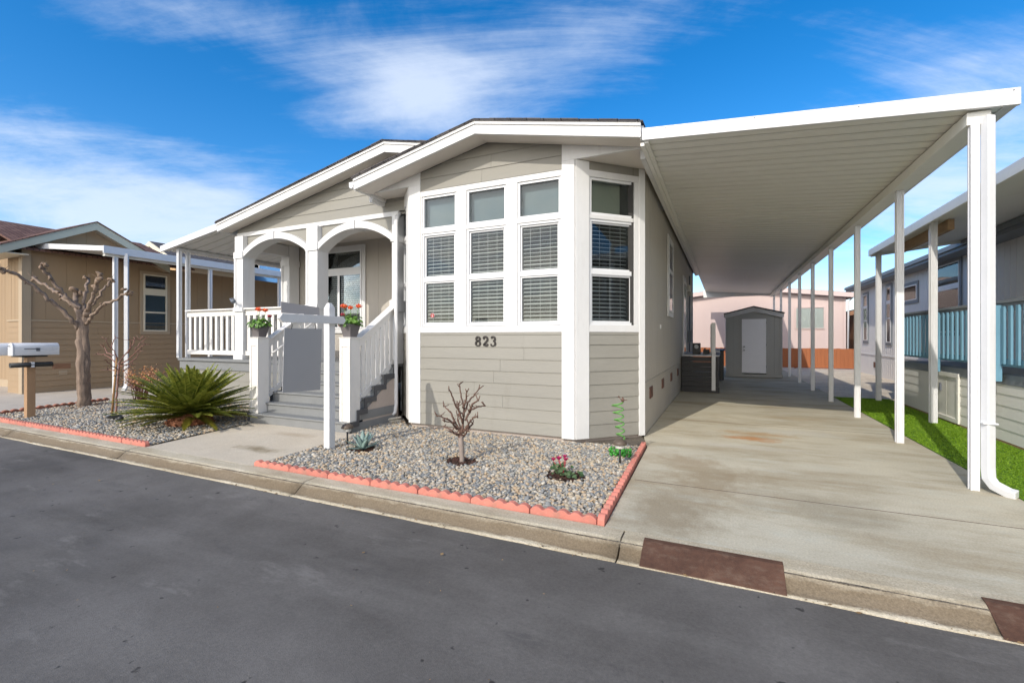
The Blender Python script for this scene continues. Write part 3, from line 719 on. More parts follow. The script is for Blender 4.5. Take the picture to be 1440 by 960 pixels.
m = MB(); m.box(7.95, 8.07, .02, .12, 2.75, 2.95, FS); m.lathe([(.0, .0), (.05, .02), (.06, .1), (.03, .14), (0, .15)], tuple(FS.p(8.01, .13, 2.62)), 12); part('wall_lamp', m, 'frost')
m = MB(); m.box(1.75, 1.84, .008, .022, 1.55, 1.62, FS); part('outlet_cover', m, 'vinyl')

# number
def ribbon(mb, pts, thick, thin, F, b, closed=False):
    n = len(pts)
    L, R = [], []
    for i, (x, y) in enumerate(pts):
        x0, y0 = pts[(i - 1) % n] if closed else pts[max(i - 1, 0)]; x1, y1 = pts[(i + 1) % n] if closed else pts[min(i + 1, n - 1)]
        dx, dy = x1 - x0, y1 - y0; l = math.hypot(dx, dy) or 1; w = (thin + (thick - thin) * abs(dy / l)) / 2
        nx, ny = -dy / l * w, dx / l * w; L.append((x + nx, y + ny)); R.append((x - nx, y - ny))
    m_ = n if closed else n - 1
    for i in range(m_):
        j = (i + 1) % n; quad = [L[i], L[j], R[j], R[i]]
        mb.prism(quad, b, b + .012, lambda x, y, h: F.p(x, h, y))
def arc(cx, cy, rx, ry, a0, a1, n=14): return [(cx + rx * math.cos(math.radians(a0 + (a1 - a0) * i / n)), cy + ry * math.sin(math.radians(a0 + (a1 - a0) * i / n))) for i in range(n + 1)]
m = MB(); X0, Z0, Hh = -3.305, 1.272, .142
def D(ox, pts): return [(X0 + ox + x * Hh, Z0 + y * Hh) for x, y in pts]
ribbon(m, D(0, arc(.32, .74, .20, .215, 0, 345, 18)), .027, .011, FB, .017, True)
ribbon(m, D(0, arc(.32, .265, .25, .235, 0, 345, 18)), .027, .011, FB, .017, True)
ribbon(m, D(.125, arc(.30, .70, .235, .27, 165, -35, 14) + [(.40, .44), (.22, .25), (.10, .10)]), .027, .018, FB, .017)
ribbon(m, D(.125, [(.07, .10), (.20, .135), (.36, .06), (.50, .065), (.585, .22)]), .027, .026, FB, .017)
m.lathe([(0, 0), (.013, 0)], (0, 0, 0), 3) if 0 else None
ribbon(m, D(.25, arc(.29, .745, .21, .225, 155, -70, 13)), .027, .011, FB, .017)
ribbon(m, D(.25, arc(.29, .265, .26, .24, 88, -155, 15)), .027, .011, FB, .017)
for ox, cx, cy in ((.125, .10, .73), (.25, .12, .80), (.25, .085, .20)):
    m.prism([(X0 + ox + (cx + .055 * math.cos(t)) * Hh, Z0 + (cy + .055 * math.sin(t)) * Hh) for t in [k * .6283 for k in range(10)]], .017, .0295, lambda x, y, h: FB.p(x, h, y))
nm = part('house_number', m, 'bronze')
# small round security sticker inside the first window
m = MB(); cx, cz = -4.085, 1.735
m.prism([(cx + .036 * math.cos(k * .4189), cz + .036 * math.sin(k * .4189)) for k in range(15)], -.034, -.033, lambda x, y, h: FB.p(x, h, y)); st = part('sticker', m, 'white')
m = MB(); ribbon(m, [(cx + .026 * math.cos(k * .4189), cz + .026 * math.sin(k * .4189)) for k in range(15)], .010, .010, FB, -.0325, True)
m.box(cx - .012, cx + .012, -.0325, -.031, cz - .006, cz + .008, FB); m.build('sticker_print', M['red'], st)

# porch: gable siding, header, columns, arches
FG = Fr((0, 6.3, 0), (1, 0, 0), (0, -1, 0))
cm = [((-5.07, 0, zm(-5.07) - .15), (-.21, 0, 1)), ((-5.07, 0, zm(-5.07) - .15), (.21, 0, 1))]
m = MB(); lap(m, FG, -9.14, -4.0, 3.535, 4.6, .18); part('siding', m, 'siding', cuts=cm)
m = MB(); m.box(-9.14, -3.2, -.06, -.03, 3.49, 4.6, FG); part('gable_wall', m, 'siding', cuts=cm)
m = MB(); m.box(-9.14, -5.0, -.16, .03, 3.455, 3.535, FG); part('header_beam', m, 'trim', .004)
m = MB(); m.box(-9.1, -5.0, -.10, -.05, 3.1, 3.453, FG)
part_sp = None
def arch_z(t, z0, zc): return z0 + (zc - z0) * (1 - (2 * t - 1) ** 2) ** .62
def arch(xa, xb, z0=3.13, zc=3.44, w=.125):
    m = MB(); n = 22; outer = []; inner = []
    for i in range(n + 1):
        t = i / n; x = xa + (xb - xa) * t; s = 1 - (2 * t - 1) ** 2
        outer.append((x, z0 + (zc - z0) * s ** .95 if 0 < s else z0)); inner.append((x, z0 - w + (zc - z0) * max(s, 0) ** .95))
    for i in range(n):
        m.prism([outer[i], outer[i + 1], inner[i + 1], inner[i]], 6.2, 6.46, lambda x, z, h: (x, h, z))
    a = part('arch', m, 'trim')
    m = MB(); xc = (xa + xb) / 2
    m.prism([(xc - .012, zc + .012), (xc + .03, zc + .012), (xc + .03, zc - w - .012), (xc - .012, zc - w - .012)], 6.18, 6.46, lambda x, z, h: (x, h, z)); m.build('keystone', M['trim'], a)
    m = MB()
    for i in range(n):
        m.prism([(outer[i][0], outer[i][1] + .0), (outer[i + 1][0], outer[i + 1][1]), (outer[i + 1][0], 3.455), (outer[i][0], 3.455)], 6.30, 6.40, lambda x, z, h: (x, h, z))
    m.build('spandrel', M['siding'], a)
arch(-8.86, -7.07); arch(-6.78, -5.06)
def column(x0, x1, y0, y1, zb=.95, zt=3.455, capz=3.0):
    m = MB(); m.box(x0, x1, y0, y1, zb, zt)
    # raised corner boards leave a recessed panel on the street face
    e = .018; m.box(x0, x0 + .05, y0 - e, y0 - .001, zb + 1.05, capz, WORLD); m.box(x1 - .0, x1 + .002, y0 - e, y0, zb, zb + .001)
    m.box(x0 - .012, x1 + .012, y0 - .022, y1 + .012, capz, capz + .13); m.box(x0 - .02, x1 + .02, y0 - .03, y1 + .02, zb + .97, zb + 1.05); m.box(x0 - .015, x1 + .015, y0 - .022, y1 + .015, zb, zb + .1)
    return part('column', m, 'trim', .004)
column(-9.1, -8.85, 6.2, 6.46); column(-7.07, -6.79, 6.2, 6.46); column(-9.1, -8.85, 7.3, 7.56)
m = MB(); m.box(-5.06, -4.98, 6.18, 6.40, .95, 3.455); m.box(-5.075, -4.965, 6.16, 6.42, 3.0, 3.13); m.box(-5.085, -4.955, 6.15, 6.42, 1.83, 2.02); part('half_column', m, 'trim', .004)
m = MB(); m.box(-9.08, -8.87, 6.465, 7.295, 3.2, 3.44); part('side_beam', m, 'trim', .004)
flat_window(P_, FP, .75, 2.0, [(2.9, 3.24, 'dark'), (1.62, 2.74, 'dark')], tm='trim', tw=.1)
wl = P_.children[-1]
m = MB(); m.box(1.34, 1.40, .05, .058, 1.62, 2.74, FP); part('mullion', m, 'vinyl')
m = MB(); c = 1.66
while c < 2.72:
    for a0, a1 in ((.80, 1.33), (1.41, 1.95)):
        m.add([FP.p(a0, .022, c), FP.p(a1, .022, c), FP.p(a1, .032, c + .012), FP.p(a0, .032, c + .012)], [(0, 1, 2, 3)])
    c += .045
m.open = True
part('blind', m, 'blind')
# deck
m = MB(); m.box(-10.85, -5.0, 6.1, 7.58, .90, .95); m.box(-10.85, -9.02, 7.58, 12.5, .90, .95); part('deck', m, 'greystep')
m = MB(); m.box(-10.85, -7.0, 6.14, 6.17, .72, .897); part('deck_band', m, 'greystep')
FK = Fr((0, 6.18, 0), (1, 0, 0), (0, -1, 0))
m = MB(); lap(m, FK, -10.8, -7.0, 0, .72, .17); m.box(-10.8, -7.0, -.05, -.01, 0, .72, FK); part('deck_skirt', m, 'siding')
def rail_run(p0, p1, z0, ztop, parent, n=None, sp=.155, slope=0.0, bw=.075, bt=.028, wide=.12):
    """railing between two ground points; z0/ztop are heights at p0, slope = rise along the run"""
    p0 = Vector(p0); p1 = Vector(p1); L = (p1 - p0).length; u = (p1 - p0) / L; nn = Vector((u.y, -u.x, 0))
    F = Fr((p0.x, p0.y, 0), u, nn); k = slope / L
    def sl(mb, a0, a1, b0, b1, c0, c1):
        mb.prism([(a0, c0 + k * a0), (a1, c0 + k * a1), (a1, c1 + k * a1), (a0, c1 + k * a0)], b0, b1, lambda a, c, b: F.p(a, b, c))
    m = MB(); sl(m, 0, L, -.07, .07, ztop - .03, ztop); sl(m, 0, L, -.02, .02, ztop - .03 - wide, ztop - .031); sl(m, 0, L, -.02, .02, z0 + .05, z0 + .05 + wide * .75)
    r_ = m.build('railing', M['railpaint'], parent, bev=.004)
    n = n or int(L / sp)
    for i in range(n):
        a = L * (i + .5) / n; b_ = MB(); sl(b_, a - bw / 2, a + bw / 2, -bt / 2, bt / 2, z0 + .05 + wide * .75 + .001, ztop - .032 - wide)
        b_.build('baluster', M['railpaint'], r_, bev=.003)
    return r_
rail_run((-10.72, 6.24, 0), (-9.12, 6.24, 0), .98, 1.99, P_, n=9)
rail_run((-8.83, 6.26, 0), (-7.09, 6.26, 0), .98, 1.99, P_, n=10)
rail_run((-10.76, 12.4, 0), (-10.76, 6.35, 0), .98, 1.99, P_, n=24)
m = MB(); m.tube([(-9.11, 6.19, 2.19), (-9.06, 6.08, 2.17), (-8.98, 6.05, 2.13), (-8.94, 6.06, 2.13)], .018, 8); m.blob((-8.94, 6.06, 2.12), .05, 2, .1); part('hose_bracket', m, 'slate')

# ------------------------------------------------------------------ porch steps
steps = thing('porch_steps', (-6.0, 5.5, 0), 'grey painted porch steps with white stair rails and square newels', 'steps')
ys = [5.08, 5.24, 5.42, 5.64, 5.87, 6.09]; z = 0
for i, y in enumerate(ys):
    z1 = .16 * (i + 1) if i < 5 else .95
    yn = ys[i + 1] if i < 5 else 6.1
    xa, xb = (-7.1, -4.93) if i < 2 else (-7.0, -4.95)
    if i < 5:
        m = MB(); m.box(xa + .005, xb - .005, y + .012, 6.12, z + .001, z1 - .03); r_ = m.build('riser', M['greystep'], steps)
        m = MB(); m.box(xa, xb, y - .012, yn + .03, z1 - .029, z1); m.build('tread', M['greystep'], steps, bev=.005)
        for x_ in (xb + .009, xa - .009):
            m = MB(); m.prism([(y - .016, z + .002), (y + .03, z + .002), (y + .03, z1 - .075), (yn + .02, z1 - .075), (yn + .02, z1 + .002), (y - .016, z1 + .002)], x_ - .013, x_ + .013, lambda a, b, h: (h, a, b)); m.build('step_edge', M['darkstep'], steps)
    z = z1
m = MB(); m.box(-7.0, -4.96, 6.085, 6.099, .801, .899); m.build('riser', M['greystep'], steps)
m = MB(); m.prism([(5.3, 0), (6.2, 0), (6.2, .78), (5.9, .64), (5.66, .46), (5.45, .30)], -4.956, -4.944, lambda y, z_, h: (h, y, z_)); m.build('side_panel', M['skirt'], steps)
for x0 in (-7.10, -5.13):
    m = MB(); m.box(x0, x0 + .2, 5.1, 5.3, .16, 1.385); e = .012
    m.box(x0 - .002, x0 + .045, 5.1 - e, 5.0995, .16, 1.38); m.box(x0 + .155, x0 + .202, 5.1 - e, 5.0995, .16, 1.38); m.box(x0 + .046, x0 + .154, 5.1 - e, 5.0995, 1.26, 1.38)
    m.box(x0 - .015, x0 + .215, 5.085, 5.315, 1.385, 1.40)
    m.build('newel_post', M['railpaint'], steps, bev=.005)
rail_run((-5.03, 5.30, 0), (-5.03, 6.17, 0), .31, 1.36, steps, n=8, slope=.57, bw=.072, wide=.13)
rail_run((-6.98, 5.30, 0), (-6.98, 6.19, 0), .31, 1.36, steps, n=8, slope=.57, bw=.072, wide=.13)
m = MB(); m.tube([(-6.86, 5.31, 1.14), (-6.84, 5.34, 1.15), (-6.84, 6.1, 1.64), (-6.86, 6.19, 1.66)], .018, 8); m.build('handrail', M['railpaint'], steps)
# ------------------------------------------------------------------ carport
carport = thing('carport', (.7, 15.0, 0), 'white aluminium carport roof with ribbed underside on a row of posts over the driveway', 'carport')
def zc(x): return 3.715 + (x + .87) * (3.46 - 3.715) / 3.23
def pans(mb, y0, y1, xa, xb, zf, pitch=.203):
    prof = []; y = y0
    while y < y1 - pitch:
        prof += [(y, 0), (y + .128, 0), (y + .134, .038), (y + .164, .038), (y + .170, .004), (y + .185, .004), (y + .189, 0)]; y += pitch
    prof.append((y, 0)); mb.strip(prof, xa, xb, lambda yy, dz, x: (x, yy, zf(x) + dz)); mb.open = True
    return y
m = MB(); ye = pans(m, 5.575, 25.6, -.855, 2.335, zc); m.build('roof_pan', M['pan'], carport)
m = MB(); m.prism([(-.87, zc(-.87) + .03), (2.33, zc(2.33) + .03), (2.33, zc(2.33) + .055), (-.87, zc(-.87) + .055)], 5.58, ye, lambda x, z, h: (x, h, z)); m.build('roof_top', M['alu'], carport)
m = MB(); m.prism([(-.868, 3.70), (2.365, 3.44), (2.365, 3.59), (-.868, 3.84)], 5.525, 5.565, lambda x, z, h: (x, h, z)); fa = m.build('fascia', M['alu'], carport, bev=.004)
m = MB()
for t in (.08, .36, .64, .985):
    x = -.868 + 3.233 * t; zz = 3.83 - .25 * t - .012
    m.tube([(x, 5.52, zz), (x, 5.526, zz)], .006, 6)
m.build('screw', M['slate'], fa)
m = MB(); m.box(2.34, 2.37, 5.566, ye, 3.455, 3.58); m.box(2.27, 2.339, 5.58, ye, 3.455, 3.463); m.build('gutter', M['alu'], carport, bev=.003)
m = MB(); m.box(2.03, 2.20, 5.6, ye, 3.345, 3.46); m.box(2.20, 2.215, 5.6, ye, 3.345, 3.36); m.build('beam', M['pan'], carport, bev=.004)
m = MB(); m.box(-.90, -.85, 5.60, 18.2, 3.66, 3.70); m.box(-.849, -.80, 5.57, 18.2, 3.676, 3.70); m.build('ledger', M['pan'], carport, bev=.003)
m = MB(); m.box(-.95, 2.33, ye + .002, ye + .03, 3.42, 3.78); m.build('rear_fascia', M['pan'], carport)
def post(mb, x, y, z0, z1, w=.076):
    h = w / 2; t = w * .28        # fluted aluminium post: square tube with a grooved face on each side
    poly = [(-h, -h), (-t, -h), (-t * .8, -h + .008), (t * .8, -h + .008), (t, -h), (h, -h), (h, -t), (h - .008, -t * .8), (h - .008, t * .8), (h, t), (h, h), (t, h), (t * .8, h - .008), (-t * .8, h - .008), (-t, h), (-h, h), (-h, t), (-h + .008, t * .8), (-h + .008, -t * .8), (-h, -t)]
    mb.prism(poly, z0, z1, lambda a, b, c: (x + a, y + b, c)); return mb
for i, y in enumerate((5.62, 7.72, 9.85, 12.03, 14.3, 16.6, 19.0, 21.7, 24.6)):
    m = MB(); post(m, 2.085 if i == 0 else 2.12, y, 0.0, 3.346, .064 if i == 0 else .08)
    p_ = m.build('post', M['alu'], carport)
m = MB(); pts = [(2.175, 5.6, 3.40), (2.17, 5.585, 3.28), (2.168, 5.58, 3.0), (2.168, 5.58, .22), (2.172, 5.575, .13), (2.20, 5.55, .075), (2.27, 5.49, .035), (2.31, 5.455, .03)]
m.tube(pts, [.052] * len(pts), 4, smooth=False); m.build('downspout', M['alu'], carport, bev=.008)
m = MB(); m.box(2.116, 2.22, 5.528, 5.632, .62, .632); m.build('strap', M['alu'], carport)

# side awning over the deck, left of the house
aw = thing('deck_awning', (-10.4, 9.0, .95), 'white ribbed patio awning sloping down from the left eave on slim posts', 'awning')
def za(x): return 3.31 + (x + 11.32) * .30 / 1.96
m = MB(); ya = pans(m, 6.05, 13.0, -11.28, -9.38, za, .26); m.build('roof_pan', M['pan'], aw)
m = MB(); m.prism([(-11.28, za(-11.28) + .03), (-9.39, za(-9.39) + .03), (-9.39, za(-9.39) + .05), (-11.28, za(-11.28) + .05)], 6.06, ya, lambda x, z, h: (x, h, z)); m.build('roof_top', M['alu'], aw)
m = MB(); m.prism([(-11.32, 3.28), (-9.37, 3.575), (-9.37, 3.71), (-11.32, 3.41)], 6.0, 6.04, lambda x, z, h: (x, h, z)); m.build('fascia', M['alu'], aw, bev=.003)
m = MB(); m.box(-10.96, -10.88, 6.12, ya, 3.30, za(-10.96) - .004); m.build('beam', M['alu'], aw, bev=.003)
for y in (6.16, 6.34, 9.2, 12.6):
    m = MB(); post(m, -10.9, y, .952, 3.302, .075); m.build('post', M['alu'], aw)

# ------------------------------------------------------------------ neighbour on the left
ln = thing('tan_home', (-17.5, 9.0, 0), 'tan neighbouring mobile home with brown clapboard base and cross gable', 'house')
FN = Fr((-15.7, 0, 0), (0, 1, 0), (1, 0, 0)); P_ = ln
m = MB(); vgroove(m, FN, 5.3, 14.5, 1.84, 4.6, .41, .012, .006); 
cg = [((-15.7, 6.61, 4.40), (0, -.50, 1)), ((-15.7, 6.61, 4.40), (0, .50, 1))]
m2 = MB(); vgroove(m2, FN, 5.3, 8.6, 1.84, 4.6, .41, .012, .006); part('side_wall', m2, 'tan', cuts=cg)
m2 = MB(); vgroove(m2, FN, 8.6, 14.5, 1.84, 3.5, .41, .012, .006); part('side_wall', m2, 'tan')
m = MB(); lap(m, FN, 5.3, 14.5, .0, 1.8, .15, .026); part('clapboard_base', m, 'tan')
m = MB(); m.box(5.421, 14.5, .004, .03, 1.80, 1.84, FN); part('belt_board', m, 'tantrim')
m = MB(); m.box(5.28, 5.42, .002, .036, 0, 3.8, FN); m.box(5.25, 5.279, -.14, .036, 0, 3.8, FN); part('corner_trim', m, 'tantrim')
FN2 = Fr((0, 5.3, 0), (1, 0, 0), (0, -1, 0))
m = MB(); vgroove(m, FN2, -16.55, -15.7, 1.84, 3.8, .2); lap(m, FN2, -16.55, -15.85, 0, 1.8, .15, .014); part('front_wall', m, 'tan')
m = MB(); m.box(-16.55, -15.85, .004, .03, 1.8, 1.84, FN2); part('belt_board', m, 'tantrim')
FN3 = Fr((0, 5.9, 0), (1, 0, 0), (0, -1, 0))
m = MB(); vgroove(m, FN3, -24, -16.55, .2, 3.8, .2); m.box(-16.56, -16.53, -.6, .0, 0, 3.8, FN3); part('front_wall', m, 'tan')
m = MB(); m.box(-24, -16.56, -.02, .03, 0, .2, FN3); part('base_board', m, 'tantrim')
m = MB(); m.box(5.95, 6.12, .010, .024, .42, .53, FN); m.box(6.9, 7.02, .012, .024, .45, .5, FN); part('vent', m, 'tantrim')
def zg(y): return 4.49 - .51 * abs(y - 6.61)
m = MB(); m.prism([(4.75, zg(4.75) + .03), (6.61, 4.52), (8.45, zg(8.45) + .03), (8.45, zg(8.45)), (6.61, 4.49), (4.75, zg(4.75))], -15.33, -18.4, lambda y, z, h: (h, y, z)); part('roof', m, 'redshingle')
for a, b in ((4.78, 6.61), (6.61, 8.42)):
    m = MB(); m.prism([(a, zg(a)), (b, zg(b)), (b, zg(b) - .2), (a, zg(a) - .2)], -15.40, -15.36, lambda y, z, h: (h, y, z)); part('fascia', m, 'sage')
    m = MB(); m.prism([(a, zg(a) - .17), (b, zg(b) - .17), (b, zg(b) - .15), (a, zg(a) - .15)], -15.69, -15.401, lambda y, z, h: (h, y, z)); part('soffit', m, 'tantrim')
m = MB(); m.box(-18, -15.37, 4.74, 4.78, 3.38, 3.56); m.box(-18, -15.40, 4.78, 5.29, 3.40, 3.42); part('eave_fascia', m, 'cream')
def zr(x): return 4.68 - .36 * (x + 18.5) if x > -18.5 else 4.68 + .36 * (x + 18.5)
m = MB(); m.prism([(-15.45, zr(-15.45)), (-18.5, 4.68), (-22, zr(-22)), (-22, zr(-22) - .05), (-18.5, 4.63), (-15.45, zr(-15.45) - .05)], 5.2, 9.2, lambda x, z, h: (x, h, z)); part('roof', m, 'redshingle')
m = MB(); m.box(-15.75, -22, 9.21, 14.5, 3.3, 3.5); part('rear_roof', m, 'redshingle')
flat_window(P_, FN, 7.86, 8.50, [(1.62, 2.12, 'dim'), (2.17, 2.66, 'dim'), (2.86, 3.24, 'dark')], fm='cream', tm='tantrim', tw=.085, fw=.045)

lc = thing('neighbour_carport', (-14.5, 9.0, 0), 'long white carport beam on white posts beside the tan home', 'carport')
m = MB(); m.prism([(-15.66, 3.62), (-13.69, 3.50), (-13.69, 3.62), (-15.66, 3.755)], 0, .04, lambda x, z, h: (x, 5.50 + (x + 15.66) * .264 + h, z)); m.build('front_fascia', M['alu'], lc, bev=.003)
m = MB(); m.box(-13.72, -13.68, 6.02, 15, 3.45, 3.63); m.build('side_fascia', M['alu'], lc, bev=.003)
m = MB(); m.prism([(-15.66, 3.66), (-13.73, 3.54), (-13.73, 3.56), (-15.66, 3.68)], 0, 1, lambda x, z, h: (x, 15 if h else 5.56 + (x + 15.66) * .264, z)); m.build('roof_sheet', M['pan'], lc)
m = MB(); m.box(-13.9, -13.8, 6.1, 15, 3.40, 3.53); m.build('beam', M['pan'], lc)
for y in (6.32, 8.66, 11.0, 13.4):
    m = MB(); post(m, -13.82, y, 0, 3.4, .085); m.build('post', M['alu'], lc)
m = MB(); m.tube([(-13.70, 6.5, 3.5), (-13.70, 6.5, .2), (-13.66, 6.42, .06)], .055, 4, smooth=False); m.build('downspout', M['alu'], lc)

# ------------------------------------------------------------------ houses behind
def far_house(name, label, xa, xb, xp, y0, y1, ze, zp, wall, trim, roofm, over=.35):
    h_ = thing(name, ((xa + xb) / 2, (y0 + y1) / 2, 0), label, 'house')
    global P_; P_ = h_
    m = MB(); m.prism([(xa, -.1), (xb, -.1), (xb, ze + (zp - ze) * 0), (xp, zp), (xa, ze)], y0, y1, lambda x, z, h: (x, h, z)); part('wall', m, wall)
    k0 = (zp - ze) / (xp - xa); k1 = (zp - ze) / (xb - xp)
    L = (xa - over, ze - k0 * over); R = (xb + over, ze - k1 * over)
    m = MB(); m.prism([L, (xp, zp), R, (R[0], R[1] + .1), (xp, zp + .1), (L[0], L[1] + .1)], y0 - over, y1 + over, lambda x, z, h: (x, h, z + .005)); rf = part('roof', m, roofm)
    m = MB(); m.prism([(L[0], L[1] - .13), (xp, zp - .13), (R[0], R[1] - .13), (R[0], R[1] + .09), (xp, zp + .09), (L[0], L[1] + .09)], y0 - over - .04, y0 - over - .002, lambda x, z, h: (x, h, z)); part('fascia', m, trim)
    m = MB(); m.box(xb + over - .02, xb + over + .02, y0 - over, y1 + over, R[1] - .13, R[1] + .08); part('eave_fascia', m, trim)
    return h_
ph = far_house('pink_home', 'pink gabled mobile home beyond the wooden fence behind the shed', -3.6, 5.35, 1.0, 27.0, 38.0, 3.46, 3.98, 'pink', 'pink', 'shingle', .3)
FPk = Fr((0, 27.0, 0), (1, 0, 0), (0, -1, 0))
flat_window(ph, FPk, 3.25, 4.5, [(1.85, 2.85, 'blind')], fm='pink', fw=.05)
m = MB()
for x in np.arange(-3.5, 5.3, .41): m.box(x, x + .015, .002, .006, 0, 3.45, FPk)
part('batten', m, 'pink')
m = MB(); m.box(-3.6, 5.35, .007, .03, .70, .78, FPk); m.box(5.25, 5.36, .007, .03, 0, 3.4, FPk); part('trim_board', m, 'pink')
m = MB(); m.tube([(5.6, 26.9, 3.3), (5.45, 26.93, 3.1), (5.42, 26.93, .1)], .04, 8); part('downspout', m, 'trim')
bh = far_house('brown_home', 'brown building with grey roof showing between the pink home and grey home', 6.35, 9.5, 8.0, 30.0, 36.0, 2.75, 3.2, 'brownwall', 'brownwall', 'shingle', .3)
m = MB(); m.box(6.5, 6.62, -.0, .04, 0, 2.7, Fr((0, 30, 0), (1, 0, 0), (0, -1, 0))); m.box(6.95, 7.4, 0, .03, .6, 2.5, Fr((0, 30, 0), (1, 0, 0), (0, -1, 0))); part('door_frame', m, 'orangewall')
oh = far_house('orange_home', 'orange two storey house peeking over the tan home carport', -24.9, -22.2, -23.5, 12.4, 15.5, 4.95, 5.62, 'orangewall', 'cream', 'shingle', .35)
FO = Fr((0, 12.4, 0), (1, 0, 0), (0, -1, 0)); flat_window(oh, FO, -23.1, -22.5, [(3.6, 4.3)], fm='cream')
bl = far_house('blue_home', 'blue house wall showing under the deck awning', -28.6, -15.0, -22, 16.5, 22, 6.1, 6.5, 'bluewall', 'trim', 'shingle', .3)
FB2 = Fr((0, 16.5, 0), (1, 0, 0), (0, -1, 0))
m = MB()
for x in (-28.6, -26.9, -24.2, -20.6): m.box(x, x + .22, .004, .06, 0, 6.0, FB2)
part('corner_trim', m, 'trim')
flat_window(bl, FB2, -26.5, -25.4, [(5.0, 5.6)], fm='trim'); flat_window(bl, FB2, -23.2, -22.2, [(4.8, 5.4)], fm='trim')

fn = thing('board_fence', (2.5, 24.3, 0), 'low orange stained board fence in front of the pink home', 'fence')
m = MB(); x = -2.0
rf_ = random.Random(4)
while x < 5.3:
    m.box(x, x + .138, 24.30, 24.32 + rf_.uniform(0, .004), .03, .90 + rf_.uniform(-.008, .008)); x += .141
m.build('board_panel', M['fence'], fn)
m = MB(); m.box(-2, 5.3, 24.322, 24.36, .2, .28); m.box(-2, 5.3, 24.322, 24.36, .68, .76); m.build('rail', M['fence'], fn)
for x in (-1.9, .5, 2.9, 5.2):
    m = MB(); m.box(x, x + .09, 24.365, 24.45, 0, .88); m.build('post', M['fence'], fn)

# ------------------------------------------------------------------ neighbour on the right
rn = thing('grey_home', (6.5, 13, 0), 'pale grey neighbouring mobile home with slate window trim', 'house'); P_ = rn
FRn = Fr((5.0, 0, 0), (0, 1, 0), (-1, 0, 0))
m = MB(); vgroove(m, FRn, 3.5, 22.8, .78, 3.6, .203); part('side_wall', m, 'rn_wall')
m = MB(); vgroove(m, FRn, 3.5, 22.8, 0, .75, .203); part('side_skirt', m, 'rn_wall')
m = MB(); m.box(3.5, 22.81, .002, .03, .74, .78, FRn); part('belt_board', m, 'rn_wall')
m = MB(); m.box(5.01, 9, 22.7, 22.8, 0, 3.5); m.box(5.01, 9, 3.5, 3.6, 0, 3.5); part('end_wall', m, 'rn_wall')
m = MB(); m.prism([(4.62, 3.43), (7.4, 4.0), (9.4, 3.6), (9.4, 3.54), (7.4, 3.94), (4.62, 3.37)], 3.2, 23.1, lambda x, z, h: (x, h, z)); part('roof', m, 'shingle')
m = MB(); m.box(4.58, 4.62, 3.2, 23.1, 3.26, 3.43); m.box(4.53, 4.575, 3.2, 23.1, 3.33, 3.43); part('gutter', m, 'rn_trim')
m = MB(); m.box(4.62, 4.99, 3.2, 23.1, 3.26, 3.28); part('soffit', m, 'rn_trim')
flat_window(rn, FRn, 14.05, 15.35, [(1.55, 2.55, 'dim'), (2.68, 3.16, 'dim')], tm='rn_trim', tw=.08)
flat_window(rn, FRn, 16.65, 17.85, [(2.5, 2.88, 'dim')], tm='rn_trim', tw=.09)
flat_window(rn, FRn, 18.9, 19.35, [(1.25, 2.0), (2.05, 2.5, 'dim'), (2.62, 3.05, 'dim')], tm='rn_trim', tw=.09)
flat_window(rn, FRn, 21.6, 22.15, [(1.3, 2.0), (2.05, 2.5, 'dim'), (2.6, 3.0)], tm='rn_trim', tw=.09)
v = MB(); v.box(20.6, 20.85, .012, .03, .3, .5, FRn); part('vent', v, 'vent')
dk = thing('neighbour_deck', (4.2, 8, 0), 'raised side deck with blue slatted railing and pale clapboard skirt', 'deck')
FDk = Fr((3.38, 0, 0), (0, 1, 0), (-1, 0, 0))
m = MB(); lap(m, FDk, 3.5, 9.5, .03, .775, .155, .014); lap(m, FDk, 10.5, 12.0, .03, .775, .155, .014); m.box(3.5, 12, -.05, -.01, 0, .775, FDk); m.build('skirt', M['rn_skirt'], dk)
m = MB(); m.box(3.5, 12, -.02, .01, 0, .03, FDk); m.build('sill_board', M['wood'], dk)
m = MB(); ring(m, FDk, 9.52, 10.48, .03, .82, .07, .0, .035); hd = m.build('hatch_frame', M['rn_skirt'], dk, bev=.004)
m = MB(); vgroove(m, Fr((3.38, 0, 0), (0, 1, 0), (-1, 0, 0)), 9.6, 10.4, .1, .75, .4, .01, .012); m.build('hatch_panel', M['rn_skirt'], hd)
m = MB(); m.box(10.18, 10.22, .012, .04, .5, .62, FDk); m.build('latch', M['slate'], hd)
m = MB(); m.box(3.5, 12, -.04, .02, .78, .91, FDk); m.build('rim_board', M['rn_trim'], dk, bev=.004)
m = MB(); m.box(3.43, 4.98, 3.5, 11.98, .88, .92); m.build('floor', M['rn_trim'], dk)
FRl = Fr((3.33, 0, 0), (0, 1, 0), (-1, 0, 0))
m = MB(); m.box(3.5, 12, -.05, .05, 1.84, 1.88, FRl); m.box(3.5, 12, -.02, .02, 1.74, 1.839, FRl); m.build('top_rail', M['rn_trim'], dk, bev=.004)
m = MB(); m.box(3.5, 12, -.02, .02, 1.02, 1.12, FRl); m.build('bottom_rail', M['blue'], dk, bev=.004)
for y in (4.3, 6.2, 8.15, 10.05, 11.85):
    m = MB(); m.box(y, y + .1, .022, .11, .82, 1.82, FRl); m.build('rail_post', M['blue'], dk, bev=.005)
y = 3.6
while y < 11.9:
    m = MB(); m.box(y, y + .065, .021, .05, 1.05, 1.80, FRl); m.build('baluster', M['blue'], dk, bev=.004); y += .165
na = thing('neighbour_awning', (4.0, 8, 0), 'white patio awning over the blue railed deck', 'awning')
m = MB(); m.prism([(3.0, 3.26), (5.0, 3.50), (5.0, 3.53), (3.0, 3.29)], 3.0, 12.76, lambda x, z, h: (x, h, z)); m.build('roof_sheet', M['pan'], na)
